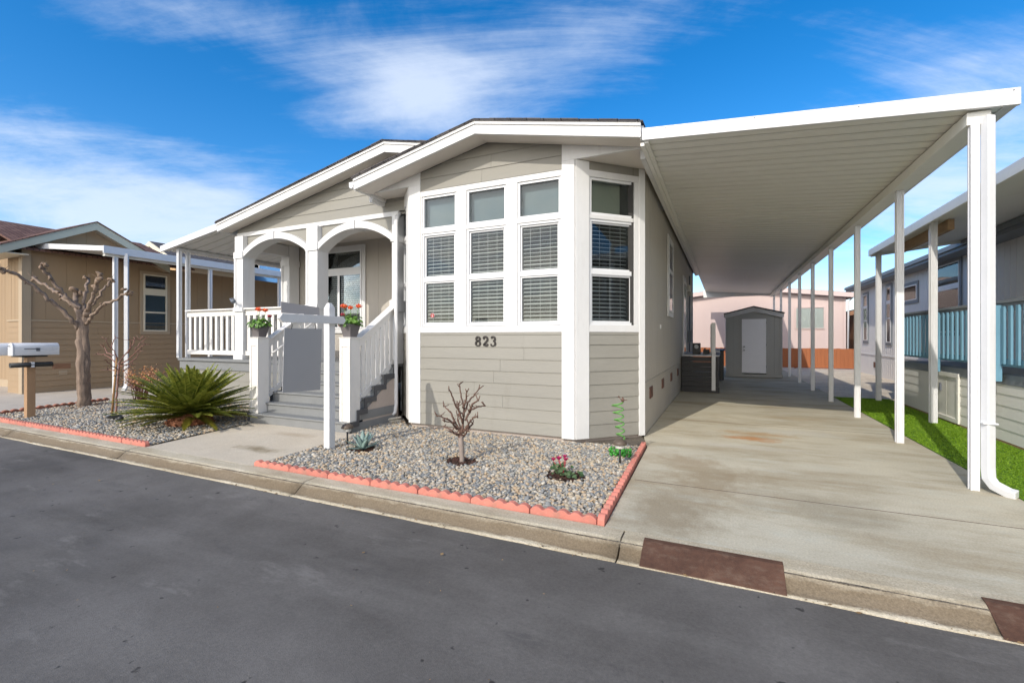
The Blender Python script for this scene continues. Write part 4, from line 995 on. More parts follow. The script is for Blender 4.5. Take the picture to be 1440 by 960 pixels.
m = MB(); m.box(2.96, 3.0, 2.98, 12.80, 3.22, 3.36); m.build('fascia', M['pan'], na, bev=.003)
m = MB(); m.prism([(3.0, 3.20), (5.0, 3.44), (5.0, 3.56), (3.0, 3.35)], 12.765, 12.8, lambda x, z, h: (x, h, z)); m.build('end_fascia', M['pan'], na)
for y in (5.2, 9.7, 12.62):
    m = MB(); post(m, 3.1, y, .0, 3.27, .09); m.build('post', M['alu'], na)
m = MB(); m.box(3.26, 3.34, 9.62, 11.9, 3.12, 3.285); m.build('wood_beam', M['beamwood'], na)

# ------------------------------------------------------------------ garden shed
sh = thing('garden_shed', (.93, 19, 0), 'grey garden shed with white door at the back of the driveway', 'shed'); P_ = sh
FSh = Fr((0, 18.0, 0), (1, 0, 0), (0, -1, 0))
csd = [((.93, 18, 2.40), (-.26, 0, 1)), ((.93, 18, 2.40), (.26, 0, 1))]
m = MB(); vgroove(m, FSh, .06, .55, .12, 2.4, .245, .012, .008); vgroove(m, FSh, 1.34, 1.8, .12, 2.4, .23, .012, .008); part('front_wall', m, 'shed', cuts=csd)
m = MB(); m.box(.55, 1.34, -.03, .004, 2.04, 2.4, FSh); part('gable', m, 'shed', cuts=csd)
m = MB(); m.box(.06, .09, -2.4, -.01, .1, 2.15, FSh); m.box(1.77, 1.80, -2.4, -.01, .1, 2.15, FSh); m.box(.09, 1.77, -2.4, -2.37, .1, 2.2, FSh); part('side_wall', m, 'shed')
m = MB(); m.box(.04, 1.82, -2.4, .02, .02, .118, FSh); part('base_board', m, 'shed')
m = MB(); m.box(.57, 1.32, -.02, .016, .16, 2.03, FSh); dr = part('door', m, 'door', .004)
m = MB(); 
for c in (.95, 1.07): m.blob(tuple(FSh.p(.64, .05, c)), .032, 3, .0); m.tube([FSh.p(.64, .016, c), FSh.p(.64, .05, c)], .014, 8)
m.build('door_knob', M['chrome'], dr)
m = MB()
for c in (.35, 1.1, 1.85): m.box(1.315, 1.335, .004, .022, c, c + .09, FSh)
m.build('hinge', M['slate'], dr)
m = MB(); m.prism([(0, 2.20), (.93, 2.44), (1.86, 2.20), (1.86, 2.24), (.93, 2.48), (0, 2.24)], 17.9, 20.6, lambda x, z, h: (x, h, z)); part('roof', m, 'shingle')
m = MB(); m.prism([(.02, 2.06), (.93, 2.28), (1.84, 2.06), (1.84, 2.20), (.93, 2.435), (.02, 2.20)], 17.93, 17.955, lambda x, z, h: (x, h, z)); part('fascia', m, 'shedtrim', .004)
m = MB(); m.box(.06, .13, .009, .028, .12, 2.1, FSh); m.box(1.73, 1.80, .009, .028, .12, 2.1, FSh); part('corner_trim', m, 'shed', .003)
m = MB(); m.box(.50, .565, .009, .024, .12, 2.04, FSh); m.box(1.325, 1.39, .009, .024, .12, 2.04, FSh); m.box(.50, 1.39, .009, .024, 2.042, 2.10, FSh); part('door_trim', m, 'shed', .003)

# black landing by the side door
bs = thing('side_landing', (-.57, 13.4, 0), 'black composite landing with grey posts beside the carport wall', 'steps')
m = MB()
for i in range(6): m.box(-1.0, -.13, 12.70 + .004 * (i % 2), 12.73, .14 + i * .128, .14 + i * .128 + .122)
m.build('front_board', M['black'], bs)
m = MB(); m.box(-1.0, -.10, 12.66, 12.73, .0, .135); m.box(-.16, -.13, 12.74, 15.5, .0, .9); m.build('base', M['black'], bs)
m = MB(); m.box(-1.0, -.10, 12.68, 15.5, .912, .94); m.build('landing_board', M['shedtrim'], bs, bev=.004)
m = MB(); m.box(-.28, -.19, 12.60, 12.68, .06, 1.76); m.build('post', M['alu'], bs, bev=.004)
m = MB(); m.box(-.33, -.28, 13.5, 13.55, .94, 1.75); m.build('post', M['shedtrim'], bs)
m = MB(); m.box(-.29, -.10, 13.3, 14.6, 1.0, 1.04) ; m.build('side_rail', M['shedtrim'], bs)
gb = thing('black_speaker_box', (-.68, 13.6, .94), 'small black upright box with a round dial on the black landing', 'box')
m = MB(); m.box(-.78, -.58, 13.5, 13.7, .94, 1.24); m.build('body', M['iron'], gb, bev=.01)
m = MB(); m.tube([(-.68, 13.492, 1.14), (-.68, 13.5, 1.14)], .055, 16); m.build('dial', M['shedtrim'], gb)
m = MB(); m.box(-.52, -.36, 13.7, 13.9, .94, 1.06); m.box(-.50, -.46, 13.75, 13.85, 1.06, 1.1); tag(m.build('black_case', M['iron'], bev=.01), 'low black case on the landing beside the upright box', 'case')
bn = thing('wheeled_bin', (.05, 16.2, 0), 'dark wheeled bin tucked between the black landing and the shed', 'bin')
m = MB(); m.prism([(-.24, 15.9), (.0, 15.9), (.0, 16.4), (-.24, 16.4)], 0.05, .98, lambda x, y, h: (x - .0 * h, y, h)); m.build('body', M['iron'], bn, bev=.015)
m = MB(); m.box(-.27, .03, 15.86, 16.44, .98, 1.03); m.build('lid', M['bluewall'], bn, bev=.01)

# ------------------------------------------------------------------ street side objects
def ramp_plate(x0, x1, label):
    m = MB(); m.prism([(3.245, .010), (3.06, -.079), (3.06, -.086), (3.245, .003)], x0, x1, lambda y, z, h: (h, y, z))
    m.prism([(3.245, .010), (3.29, .014), (3.29, .008), (3.245, .003)], x0, x1, lambda y, z, h: (h, y, z))
    tag(m.build('curb_ramp', M['rust'], bev=.002), label, 'ramp', 'steel ramps bridging the gutter')
ramp_plate(-.50, .33, 'rust brown steel ramp plate bridging the gutter, the whole one mid driveway')
ramp_plate(1.25, 2.1, 'rust brown steel ramp plate at the right end, cut off by the picture edge')

def edging_block(L, pitch=.108, h=.056, t=.055):
    n = max(1, round(L / pitch)); poly = [(0, -.02)]
    for i in range(n):
        x0 = L * i / n; w = L / n
        for k in range(7):
            a = k / 6; poly.append((x0 + w * (.06 + .88 * a), h * .72 + h * .42 * math.sin(math.pi * a) ** .8))
    poly = [(.0, -.02)] + [(.0, h * .6)] + poly[1:] + [(L, h * .6), (L, -.02)]
    m = MB(); m.prism(poly, -t / 2, t / 2, lambda x, z, y: (x, y, z)); return m
def edging_row(p0, p1, n, label, group, mat='edging', z=.0, **k):
    p0 = Vector((*p0, z)); p1 = Vector((*p1, z)); L = (p1 - p0).length / n; ang = math.atan2(p1.y - p0.y, p1.x - p0.x)
    o0 = edging_block(L - .006, **k).build('edging_block', M[mat], base=(0, 0, 0), bev=.006); tag(o0, label, 'edging', group)
    rj = random.Random(n)
    for i in range(n):
        o = o0 if i == 0 else o0.copy()
        if i: COL.objects.link(o)
        p = p0 + (p1 - p0) * (i / n); o.location = p + Vector((0, rj.uniform(-.004, .004), rj.uniform(-.004, .004))); o.rotation_euler = (rj.uniform(-.02, .02), rj.uniform(-.004, .004), ang + rj.uniform(-.006, .006))
edging_row((-4.66, 3.42), (-.86, 3.42), 7, 'coral scalloped edging block in the street row before the bay', 'coral edging blocks along the bay bed')
edging_row((-.835, 3.40), (-.935, 6.12), 5, 'coral scalloped edging block in the row along the driveway', 'coral edging blocks along the driveway')
edging_row((-12.2, 3.42), (-6.72, 3.42), 10, 'coral edging block in the street row left of the walkway', 'coral edging blocks left of the walkway', pitch=.09)
edging_row((-11.8, 3.45), (-12.28, 5.5), 4, 'dark terracotta scalloped block along the tan home driveway', 'dark terracotta edging blocks', mat='edging2', pitch=.13, h=.07)

# sign post: arm over the kerb with blank grey panels
sp = thing('sign_post', (-4.475, 4.275, 0), 'white wooden yard sign post with a long arm and blank grey panel', 'sign')
m = MB(); m.box(-4.522, -4.428, 4.228, 4.322, -.05, 1.76); m.add([(-4.522, 4.228, 1.76), (-4.428, 4.228, 1.76), (-4.428, 4.322, 1.76), (-4.522, 4.322, 1.76), (-4.495, 4.255, 1.825), (-4.455, 4.255, 1.825), (-4.455, 4.295, 1.825), (-4.495, 4.295, 1.825)], [(0, 1, 5, 4), (1, 2, 6, 5), (2, 3, 7, 6), (3, 0, 4, 7), (4, 5, 6, 7)])
m.build('post', M['trim'], sp, bev=.003)
m = MB(); m.prism([(3.49, 1.61), (3.53, 1.66), (4.42, 1.66), (4.46, 1.61), (4.42, 1.565), (3.53, 1.565)], -4.427, -4.383, lambda y, z, h: (h, y, z)); m.build('arm', M['trim'], sp, bev=.003)
m = MB(); m.prism([(3.545, .79), (4.065, .77), (4.09, 1.50), (3.57, 1.50)], -4.41, -4.404, lambda y, z, h: (h, y, z)); pn = m.build('sign_panel', M['signgrey'], sp)
m = MB()
for y in (3.66, 3.99): m.tube([(-4.405, y, 1.49), (-4.405, y + .01, 1.53), (-4.405, y, 1.57)], .004, 6)
m.build('hook', M['iron'], pn)
m = MB(); m.prism([(3.53, 1.665), (4.055, 1.665), (4.05, 1.755), (3.525, 1.79)], -4.41, -4.404, lambda y, z, h: (h, y, z)); m.build('rider_panel', M['signgrey2'], sp)

# mailboxes
mb_ = thing('mailbox_stand', (-10.87, 3.74, 0), 'two white mailboxes and paper tubes on a wooden post by the kerb', 'mailbox')
m = MB(); m.box(-10.93, -10.82, 3.69, 3.80, -.05, 1.06); m.build('post', M['wood'], mb_, bev=.004)
m = MB(); m.box(-11.2, -10.8, 3.62, 3.95, 1.06, 1.085); m.build('shelf', M['iron'], mb_)
def mailbox(x, y0, y1, z):
    w, h = .085, .13; prof = [(-w, 0), (w, 0), (w, h)] + [(w * math.cos(a), h + w * .95 * math.sin(a)) for a in [math.pi * k / 10 for k in range(1, 10)]] + [(-w, h)]
    m = MB(); m.prism(prof, y0, y1, lambda a, c, y: (x + a, y, z + c), True); o = m.build('mailbox', M['alu'], mb_, bev=.006)
    m = MB(); m.prism([(a * 1.05, c * 1.03 - .002) for a, c in prof], y0 - .022, y0 - .002, lambda a, c, y: (x + a, y, z + c)); d = m.build('door', M['alu'], o, bev=.005)
    m = MB(); m.box(x - .01, x + .01, y0 - .05, y0 - .022, z + .15, z + .165); m.build('handle', M['slate'], d)
    m = MB(); m.box(x + w + .002, x + w + .008, y0 + .12, y0 + .30, z + .105, z + .118); m.box(x + w + .002, x + w + .008, y0 + .27, y0 + .32, z + .07, z + .125); m.build('flag', M['slate'], o)
mailbox(-10.86, 3.52, 4.10, 1.09); mailbox(-11.12, 3.40, 3.98, 1.09)
m = MB(); m.tube([(-10.78, 3.47, .93), (-10.78, 4.0, .93)], .042, 12); m.build('newspaper_tube', M['iron'], mb_)
m = MB(); m.box(-10.815, -10.74, 3.72, 3.76, .885, .975); m.build('tube_strap', M['alu'], mb_)
m = MB(); m.box(-10.80, -10.74, 4.01, 4.24, .84, .93); m.build('newspaper_box', M['brownwall'], mb_)

# ------------------------------------------------------------------ plants
def mulch(cx, cy, r, name, label):
    rng_ = np.random.default_rng(int(abs(cx) * 100)); n = 420; m = MB()
    for i in range(n):
        a = rng_.uniform(0, 6.28); d = r * math.sqrt(rng_.random()) * 1.05; p = Vector((cx + d * math.cos(a), cy + d * math.sin(a) * .87, .002 + .016 * (1 - d / r) + rng_.uniform(0, .012)))
        l = rng_.uniform(.008, .024); w = l * .35; b = rng_.uniform(0, 6.28); u = Vector((math.cos(b), math.sin(b), rng_.uniform(-.4, .4))) * l; v_ = Vector((-math.sin(b), math.cos(b), rng_.uniform(-.3, .3))) * w
        m.add([p - u - v_, p + u - v_, p + u + v_, p - u + v_], [(0, 1, 2, 3)])
    m.open = True; o = m.build(name, M['mulch'], base=(cx, cy, 0)); o['kind'] = 'stuff'; return o
mulch(-2.67, 4.45, .2, 'bark_mulch', ''); mulch(-1.45, 4.42, .2, 'bark_mulch', ''); mulch(-4.06, 4.42, .17, 'bark_mulch', '')

def limb(mb, pts, d0, d1, r0, r1, wob=.0, seed=0, n=7, jit=.0):
    """pixel trace -> 3-D limb running from depth d0 to d1"""
    rn = random.Random(seed); k = len(pts); W = []
    for i, (x, y) in enumerate(pts):
        W.append(px_at(x, y, d0 + (d1 - d0) * i / max(1, k - 1)))
    fine = []; rad = []
    for i in range(k - 1):
        for j in range(5):
            t = j / 5; p = W[i].lerp(W[i + 1], t) + Vector((rn.gauss(0, wob), rn.gauss(0, wob), rn.gauss(0, wob))); fine.append(p)
            s = (i + t) / (k - 1); rad.append((r0 + (r1 - r0) * s) * (1 + rn.uniform(-.1, .13)))
    fine.append(W[-1]); rad.append(r1); mb.tube(fine, rad, n, jit=jit); return W[-1]
# pollarded tree
tb = px_at(118, 572, 9.26); pt = thing('pollarded_tree', (tb.x, tb.y, 0), 'bare pollarded tree with knobbly stubs beside the mailboxes', 'tree')
m = MB(); D0 = 9.26
limb(m, [(118, 576), (117, 568), (116, 530), (115, 480), (114, 452), (113, 436)], D0, D0, .098, .064, .010, 1, 26, .13)
limb(m, [(123, 576), (121, 560), (120, 520), (119, 470), (120, 448), (123, 436)], D0 + .05, D0, .085, .052, .010, 2, 24, .13)
m.build('trunk', M['bark'], pt)
m = MB(); kb = MB(); rk = random.Random(11)
LIMBS = [([(113, 462), (103, 452), (80, 430), (60, 413), (40, 398), (22, 384), (2, 379)], -.9, .062, .03), ([(112, 440), (100, 427), (80, 412), (62, 400), (46, 390)], .5, .05, .028), ([(114, 437), (98, 424), (84, 408), (72, 392), (64, 382), (59, 374)], -.4, .05, .03), ([(112, 440), (107, 424), (106, 412)], .15, .06, .05),
         ([(115, 440), (119, 420), (122, 404), (123, 392)], .45, .042, .03), ([(120, 440), (129, 424), (134, 408), (138, 390)], -.25, .06, .042), ([(122, 444), (134, 424), (146, 408), (155, 395)], .3, .042, .026), ([(122, 456), (132, 440), (146, 428), (164, 422), (180, 410)], -.6, .05, .026)]
for i, (pts, dd, r0, r1) in enumerate(LIMBS):
    e = limb(m, pts, D0, D0 + dd, r0 * .68, r1 * .8, .014, 20 + i, 12, .18)
    for k in range(4 if i in (5, 0, 2) else 3):
        kb.blob(e + Vector((rk.uniform(-.05, .05), rk.uniform(-.05, .05), rk.uniform(-.05, .04))), rk.uniform(.035, .06), i * 9 + k, .9, 2)
    for s in range(len(pts) - 1):
        for k in range(3 if i in (0, 1) else 2):
            t = rk.random(); a = px_at(*pts[s], D0 + dd * s / (len(pts) - 1)); b_ = px_at(*pts[s + 1], D0 + dd * (s + 1) / (len(pts) - 1)); p = a.lerp(b_, t)
            kb.blob(p + Vector((rk.uniform(-.03, .03), rk.uniform(-.03, .03), rk.uniform(-.05, .03))), rk.uniform(.018, .038), i * 31 + s * 5 + k, .9, 1)
    for k in range(6):
        d_ = Vector((rk.uniform(-.13, .13), rk.uniform(-.1, .1), rk.uniform(-.04, .13))); kb.tube([e, e + d_ * .5, e + d_ + Vector((0, 0, .02))], [.006, .004, .0015], 4)
for (x, y, dd, r) in ((136, 396, -.25, .075), (138, 384, -.25, .06), (133, 404, -.2, .06), (106, 408, .15, .085), (58, 373, -.4, .06)): kb.blob(px_at(x, y, D0 + dd), r, int(x), .9, 2)
kb.cm = 1; k0_ = len(m.v); m.v += kb.v; m.f += [tuple(i + k0_ for i in f) for f in kb.f]; m.sm += kb.sm; m.mi += [1] * len(kb.f); m.build('crown', [M['bark'], M['knob']], pt)
m = MB()
for k in range(60):
    a = rk.uniform(0, 6.28); d = rk.uniform(.16, .42); p = Vector((tb.x + d * math.cos(a), tb.y + d * math.sin(a), .03)); l = rk.uniform(.03, .06); u = Vector((math.cos(k), math.sin(k), rk.uniform(-.4, .5))) * l; v_ = Vector((-math.sin(k), math.cos(k), rk.uniform(-.4, .6))) * l * .6
    m.add([p - u, p - v_, p + u, p + v_], [(0, 1, 2, 3)])
m.open = True; o = m.build('leaf_litter', M['knob'], pt); o['kind'] = 'stuff'

# pruned bush in front of the bay
def bushpx(x, y): return (600 + x * .25, 520 + y * .25)
bb = px_at(649.5, 651, 5.16); pb = thing('pruned_bush', (bb.x, bb.y, 0), 'bare pruned bush with grey stem in mulch below the number', 'shrub')
m = MB(); limb(m, [bushpx(*q_) for q_ in ((200, 545), (200, 510), (195, 440), (190, 370))], 5.13, 5.13, .028, .030, .002, 1, 9); m.build('stem', M['twigtrunk'], pb)
m = MB(); kb = MB()
BR = [([(193, 380), (205, 290), (212, 215), (193, 150), (182, 78)], .05), ([(203, 300), (182, 235), (150, 170), (126, 112)], -.14), ([(205, 262), (232, 180), (268, 140), (294, 102)], .12), ([(208, 210), (222, 165), (226, 120)], -.05), ([(190, 352), (160, 292), (132, 238), (96, 202)], .12), ([(160, 300), (112, 272), (60, 257)], -.1), ([(175, 360), (130, 335), (95, 316)], .12), ([(168, 335), (148, 296), (102, 286)], -.16), ([(208, 352), (238, 296), (262, 268), (286, 264)], -.1), ([(214, 285), (248, 226), (290, 206), (330, 200)], .14), ([(238, 235), (258, 192), (290, 170)], -.12), ([(198, 340), (178, 290), (172, 250)], .18), ([(215, 340), (235, 330), (258, 300)], .16), ([(186, 262), (178, 210), (180, 188)], .1), ([(185, 368), (160, 360), (140, 345)], -.1), ([(210, 372), (232, 340), (236, 300)], -.15)]
for i, (pts, dd) in enumerate(BR):
    e = limb(m, [bushpx(*q_) for q_ in pts], 5.13, 5.13 + dd, .0125, .0062, .004, 50 + i, 7, .12)
    kb.blob(e, .009, i, .6, 1); a = px_at(*bushpx(*pts[len(pts) // 2]), 5.13 + dd * .6); kb.blob(a, .014, i + 40, .7, 1)
    rb = random.Random(i)
    for k in range(3):
        s_ = rb.randrange(len(pts) - 1); t_ = rb.random(); d0_ = 5.13 + dd * (s_ + t_) / (len(pts) - 1); pa = bushpx(*pts[s_]); pb_ = bushpx(*pts[s_ + 1]); o_ = px_at(pa[0] + (pb_[0] - pa[0]) * t_, pa[1] + (pb_[1] - pa[1]) * t_, d0_)
        v_ = Vector((rb.uniform(-1, 1), rb.uniform(-1, 1), rb.uniform(.1, 1))).normalized() * rb.uniform(.03, .085); m.tube([o_, o_ + v_ * .5 + Vector((0, 0, -.004)), o_ + v_], [.006, .005, .003], 5)
    for k in range(2):
        d_ = Vector((rb.uniform(-1, 1), rb.uniform(-.6, .6), rb.uniform(.2, 1))).normalized() * rb.uniform(.03, .065); m.tube([e - Vector((0, 0, .01)), e + d_], [.007, .005], 5)
kb.blob(px_at(*bushpx(193, 372), 5.13), .042, 9, .6, 2)
k0_ = len(m.v); m.v += kb.v; m.f += [tuple(i + k0_ for i in f) for f in kb.f]; m.sm += kb.sm; m.mi += kb.mi; m.build('crown', M['twig'], pb)

# young sapling tied to a stake
sb = px_at(158, 588, 7.9); ys_ = thing('staked_sapling', (sb.x, sb.y, 0), 'thin leafless sapling tied to a wooden stake left of the cycad', 'tree')
m = MB(); m.tube([px_at(157, 588, 7.9), px_at(164.5, 502, 7.92)], .017, 8); m.build('stake', M['stake'], ys_)
m = MB(); limb(m, [(163, 588), (164, 560), (166, 530), (168, 508)], 7.9, 7.9, .016, .013, .003, 1); m.build('trunk', M['redtwig'], ys_)
m = MB(); rs = random.Random(5)
for i, (pts, dd) in enumerate([([(168, 510), (176, 498), (186, 486), (190, 474), (196, 478)], .3), ([(170, 512), (182, 504), (192, 494), (200, 486), (205, 484)], -.3), ([(167, 512), (156, 504), (148, 498), (137, 497)], .2), ([(166, 520), (155, 512), (148, 506)], -.3), ([(168, 516), (180, 512), (192, 503), (196, 494)], .1), ([(166, 506), (160, 494), (152, 486), (149, 477)], -.2), ([(156, 490), (158, 482), (162, 474)], .1), ([(164, 522), (160, 520), (152, 520)], .2), ([(172, 522), (178, 518), (186, 512)], .3), ([(160, 500), (150, 495), (146, 488)], .25), ([(180, 496), (184, 484), (183, 478)], -.2), ([(190, 492), (195, 484), (204, 476)], .15)]):
    e = limb(m, pts, 7.9, 7.9 + dd, .011, .005, .006, i, 5)
    for k in range(3): m.tube([e, e + Vector((rs.uniform(-.08, .08), rs.uniform(-.08, .08), rs.uniform(-.02, .09)))], [.005, .0025], 4)
m.build('branch', M['redtwig'], ys_)
m = MB(); m.tube([px_at(160, 528, 7.88), px_at(168, 527, 7.9)], .012, 6); m.build('tie', M['iron'], ys_)

# shrub with orange leaves
nb = (-11.45, 5.7); nn_ = thing('orange_shrub', (nb[0], nb[1], 0), 'low shrub with sparse orange leaves behind the cycad', 'shrub')
m = MB(); lv = MB(); lv.open = True; rs = random.Random(8)
for i in range(34):
    a = rs.uniform(0, 6.28); L = rs.uniform(.45, .78); t = Vector((nb[0] + math.cos(a) * rs.uniform(.05, .55), nb[1] + math.sin(a) * rs.uniform(.05, .4), L)); b0 = Vector((nb[0] + rs.uniform(-.1, .1), nb[1] + rs.uniform(-.1, .1), 0)); mid = b0.lerp(t, .6) + Vector((0, 0, .06))
    m.tube([b0, mid, t], [.009, .007, .004], 5)
    for k in range(16):
        p = mid.lerp(t, rs.uniform(.2, 1.15)) + Vector((rs.gauss(0, .05), rs.gauss(0, .05), rs.gauss(0, .04))); u = Vector((rs.gauss(0, 1), rs.gauss(0, 1), rs.gauss(0, .6))).normalized() * rs.uniform(.018, .032); v_ = u.cross(Vector((rs.gauss(0, 1), rs.gauss(0, 1), rs.gauss(0, 1)))).normalized() * .012
        lv.add([p - u, p - v_, p + u, p + v_], [(0, 1, 2, 3)])
m.build('stem', M['redtwig'], nn_); lv.build('foliage', M['nandina'], nn_)

# cycad
cy = px_at(268, 597, 7.37); cb = (cy.x, cy.y); cyc = thing('cycad', (cb[0], cb[1], 0), 'large dark green cycad with spreading stiff fronds left of the walkway', 'plant')
m = MB(); m.lathe([(.26, -.02), (.30, .05), (.27, .12), (.2, .18), (.0, .2)], (cb[0], cb[1], 0), 18); 
rs = random.Random(2)
for i in range(90):
    a = rs.uniform(0, 6.28); z_ = rs.uniform(.01, .14); r_ = .29 - z_ * .4; p = Vector((cb[0] + r_ * math.cos(a), cb[1] + r_ * math.sin(a), z_)); m.tube([p, p + Vector((math.cos(a) * .06, math.sin(a) * .06, .035))], [.022, .006], 5)
m.build('stump', M['terracotta'], cyc)
def frond(mb, base, az, el, L, droop, w=.105, n=38, seed=0):
    rn = random.Random(seed); d = Vector((math.cos(az) * math.cos(el), math.sin(az) * math.cos(el), math.sin(el))); side = Vector((-math.sin(az), math.cos(az), 0)); p = Vector(base); pts = [p.copy()]; ups = []
    for i in range(n):
        d = (d + Vector((0, 0, -droop / n))).normalized(); p = p + d * (L / n); pts.append(p.copy()); ups.append(side.cross(d).normalized() * -1)
    mb.tube(pts, [.011 * (1 - .7 * i / n) for i in range(n + 1)], 4, smooth=True)
    for i in range(2, n):
        t = i / n; l = w * (math.sin(math.pi * min(1, t * .9 + .1)) ** .55) * (1 - .35 * t) * 1.15; dd = (pts[min(i + 1, n)] - pts[i - 1]).normalized(); up = side.cross(dd).normalized()
        if up.z < 0: up = -up
        for s in (-1, 1):
            for h in (0, .5):
                q_ = pts[i].lerp(pts[min(i + 1, n)], h); dirv = (side * s * .80 + dd * .50 + up * (.34 + rn.uniform(-.08, .08))).normalized(); tip = q_ + dirv * l * rn.uniform(.9, 1.08) + Vector((0, 0, -.012)); wv = dd * .0095
                mb.add([q_ - wv, q_ + wv, q_.lerp(tip, .6) + wv * 1.0, tip, q_.lerp(tip, .6) - wv * 1.0], [(0, 1, 2, 3, 4)])
m = MB(); m.open = True; rs = random.Random(21); k = 0
for ringi, (nf, el, L, dr) in enumerate([(22, .20, 1.10, .22), (26, .42, 1.14, .30), (26, .66, 1.10, .30), (22, .88, 1.02, .26), (15, 1.10, .92, .2), (7, 1.32, .82, .12)]):
    for i in range(nf):
        frond(m, (cb[0] + rs.uniform(-.07, .07), cb[1] + rs.uniform(-.07, .07), .17), 6.283 * (i + rs.uniform(-.3, .3)) / nf + ringi * .4, el + rs.uniform(-.1, .1), L * rs.uniform(.88, .99), dr + rs.uniform(-.1, .15), seed=k); k += 1
m.build('frond', M['cycad'], cyc)
m = MB(); m.open = True
for i in range(15):
    frond(m, (cb[0] + rs.uniform(-.1, .1), cb[1] + rs.uniform(-.1, .1), .15), 6.283 * i / 15 + rs.uniform(-.2, .2), .06 + rs.uniform(-.05, .12), rs.uniform(.7, 1.1), .25, seed=500 + i)
m.build('yellowed_frond', M['cycad_y'], cyc)

# agave
ag = thing('agave', (-4.06, 4.42, 0), 'small blue grey agave beside the sign post', 'plant'); m = MB(); rs = random.Random(4)
for i in range(13):
    a = i * 2.4; el = 1.25 - .085 * i; L = .30 - .006 * i + rs.uniform(-.03, .03); d = Vector((math.cos(a) * math.cos(el), math.sin(a) * math.cos(el), math.sin(el))); sd = Vector((-math.sin(a), math.cos(a), 0)); up = sd.cross(d)
    P0 = Vector((-4.06, 4.42, .01)); prof = [(0, .022, .008), (.25, .034, .008), (.55, .038, .006), (.82, .022, .004), (1, .001, .001)]; k0 = len(m.v)
    for t, w, h in prof:
        c_ = P0 + d * (L * t) + Vector((0, 0, -.03 * t * t)); m.v += [tuple(c_ - sd * w - up * h), tuple(c_ + up * h * .3), tuple(c_ + sd * w - up * h), tuple(c_ + up * (h * 1.8))]
    for j in range(len(prof) - 1):
        for q_ in range(4):
            r_ = (q_ + 1) % 4; m.f.append((k0 + 4 * j + q_, k0 + 4 * j + r_, k0 + 4 * j + 4 + r_, k0 + 4 * j + 4 + q_)); m.sm.append(True); m.mi.append(0)
m.build('leaf', M['agave'], ag)

def leafquad(mb, p, nrm, r, rn):
    n_ = nrm.normalized(); u = n_.cross(Vector((rn.gauss(0, 1), rn.gauss(0, 1), rn.gauss(0, 1)))).normalized(); v_ = n_.cross(u); k = 7
    ring_ = [p + (u * math.cos(6.283 * j / k) + v_ * math.sin(6.283 * j / k)) * r * rn.uniform(.8, 1.1) + n_ * (.25 * r) for j in range(k)]
    mb.add([p] + ring_, [(0, 1 + j, 1 + (j + 1) % k) for j in range(k)], False)
# geranium pots on the newels
def geranium(name, c, label, seed, blooms):
    t = thing(name, c, label, 'potted plant', 'potted geraniums on the stair newels'); rn = random.Random(seed); c = Vector(c)
    m = MB(); k = 4; prof = [(.085, 0), (.13, .165), (.14, .165), (.14, .19), (.118, .19), (.11, .15), (0, .15)]
    for (r0, z0), (r1, z1) in zip(prof[:-1], prof[1:]):
        k0 = len(m.v)
        for r_, z_ in ((r0, z0), (r1, z1)):
            for j in range(4): a = math.pi / 4 + j * math.pi / 2; m.v.append((c.x + r_ * 1.1 * math.cos(a), c.y + r_ * 1.1 * math.sin(a), c.z + z_))
        for j in range(4): q_ = (j + 1) % 4; m.f.append((k0 + j, k0 + q_, k0 + 4 + q_, k0 + 4 + j)); m.sm.append(False); m.mi.append(0)
    m.build('pot', M['pot'], t)
    m = MB(); m.open = True; st_ = MB()
    for i in range(150):
        d = Vector((rn.gauss(0, 1), rn.gauss(0, 1), abs(rn.gauss(0, .8)))).normalized(); p = c + Vector((0, 0, .19)) + Vector((d.x * .19, d.y * .19, d.z * .14)) * rn.uniform(.5, 1.05) + Vector((0, 0, -.03 if rn.random() < .25 else 0))
        leafquad(m, p, d + Vector((0, -.3, .6)), rn.uniform(.018, .036), rn)
    m.build('foliage', M['geranium'], t)
    for (dx, dy, h, mt, sz) in blooms:
        e = c + Vector((dx, dy, h)); m = MB(); m.tube([c + Vector((dx * .3, dy * .3, .2)), c + Vector((dx * .8, dy * .8, h * .7)), e], .004, 5); b_ = m.build('stem', M['geranium'], t)
        m = MB(); m.open = True
        for k in range(46):
            d = Vector((rn.gauss(0, 1), rn.gauss(0, 1), rn.gauss(0, .8))).normalized(); leafquad(m, e + Vector((d.x * sz, d.y * sz, d.z * sz * .6)) * rn.uniform(.4, 1), d, rn.uniform(.010, .018), rn)
        m.build('bloom', M[mt], b_)
geranium('potted_geranium', (-7.0, 5.2, 1.401), 'geranium pot with two orange blooms on the left stair newel', 3, [(.02, -.02, .46, 'petal_o', .052), (-.09, .03, .47, 'petal_o', .045), (.09, .04, .45, 'petal_o', .05), (.17, .05, .35, 'petal_r', .03)])
geranium('potted_geranium', (-5.03, 5.2, 1.401), 'geranium pot with orange blooms behind the sign arm, on the right newel', 9, [(-.10, -.02, .46, 'petal_o', .055), (.11, .06, .46, 'petal_o', .045), (-.03, .04, .44, 'petal_o', .04), (-.16, .02, .34, 'petal_r', .035), (-.14, -.05, .18, 'petal_r', .03)])

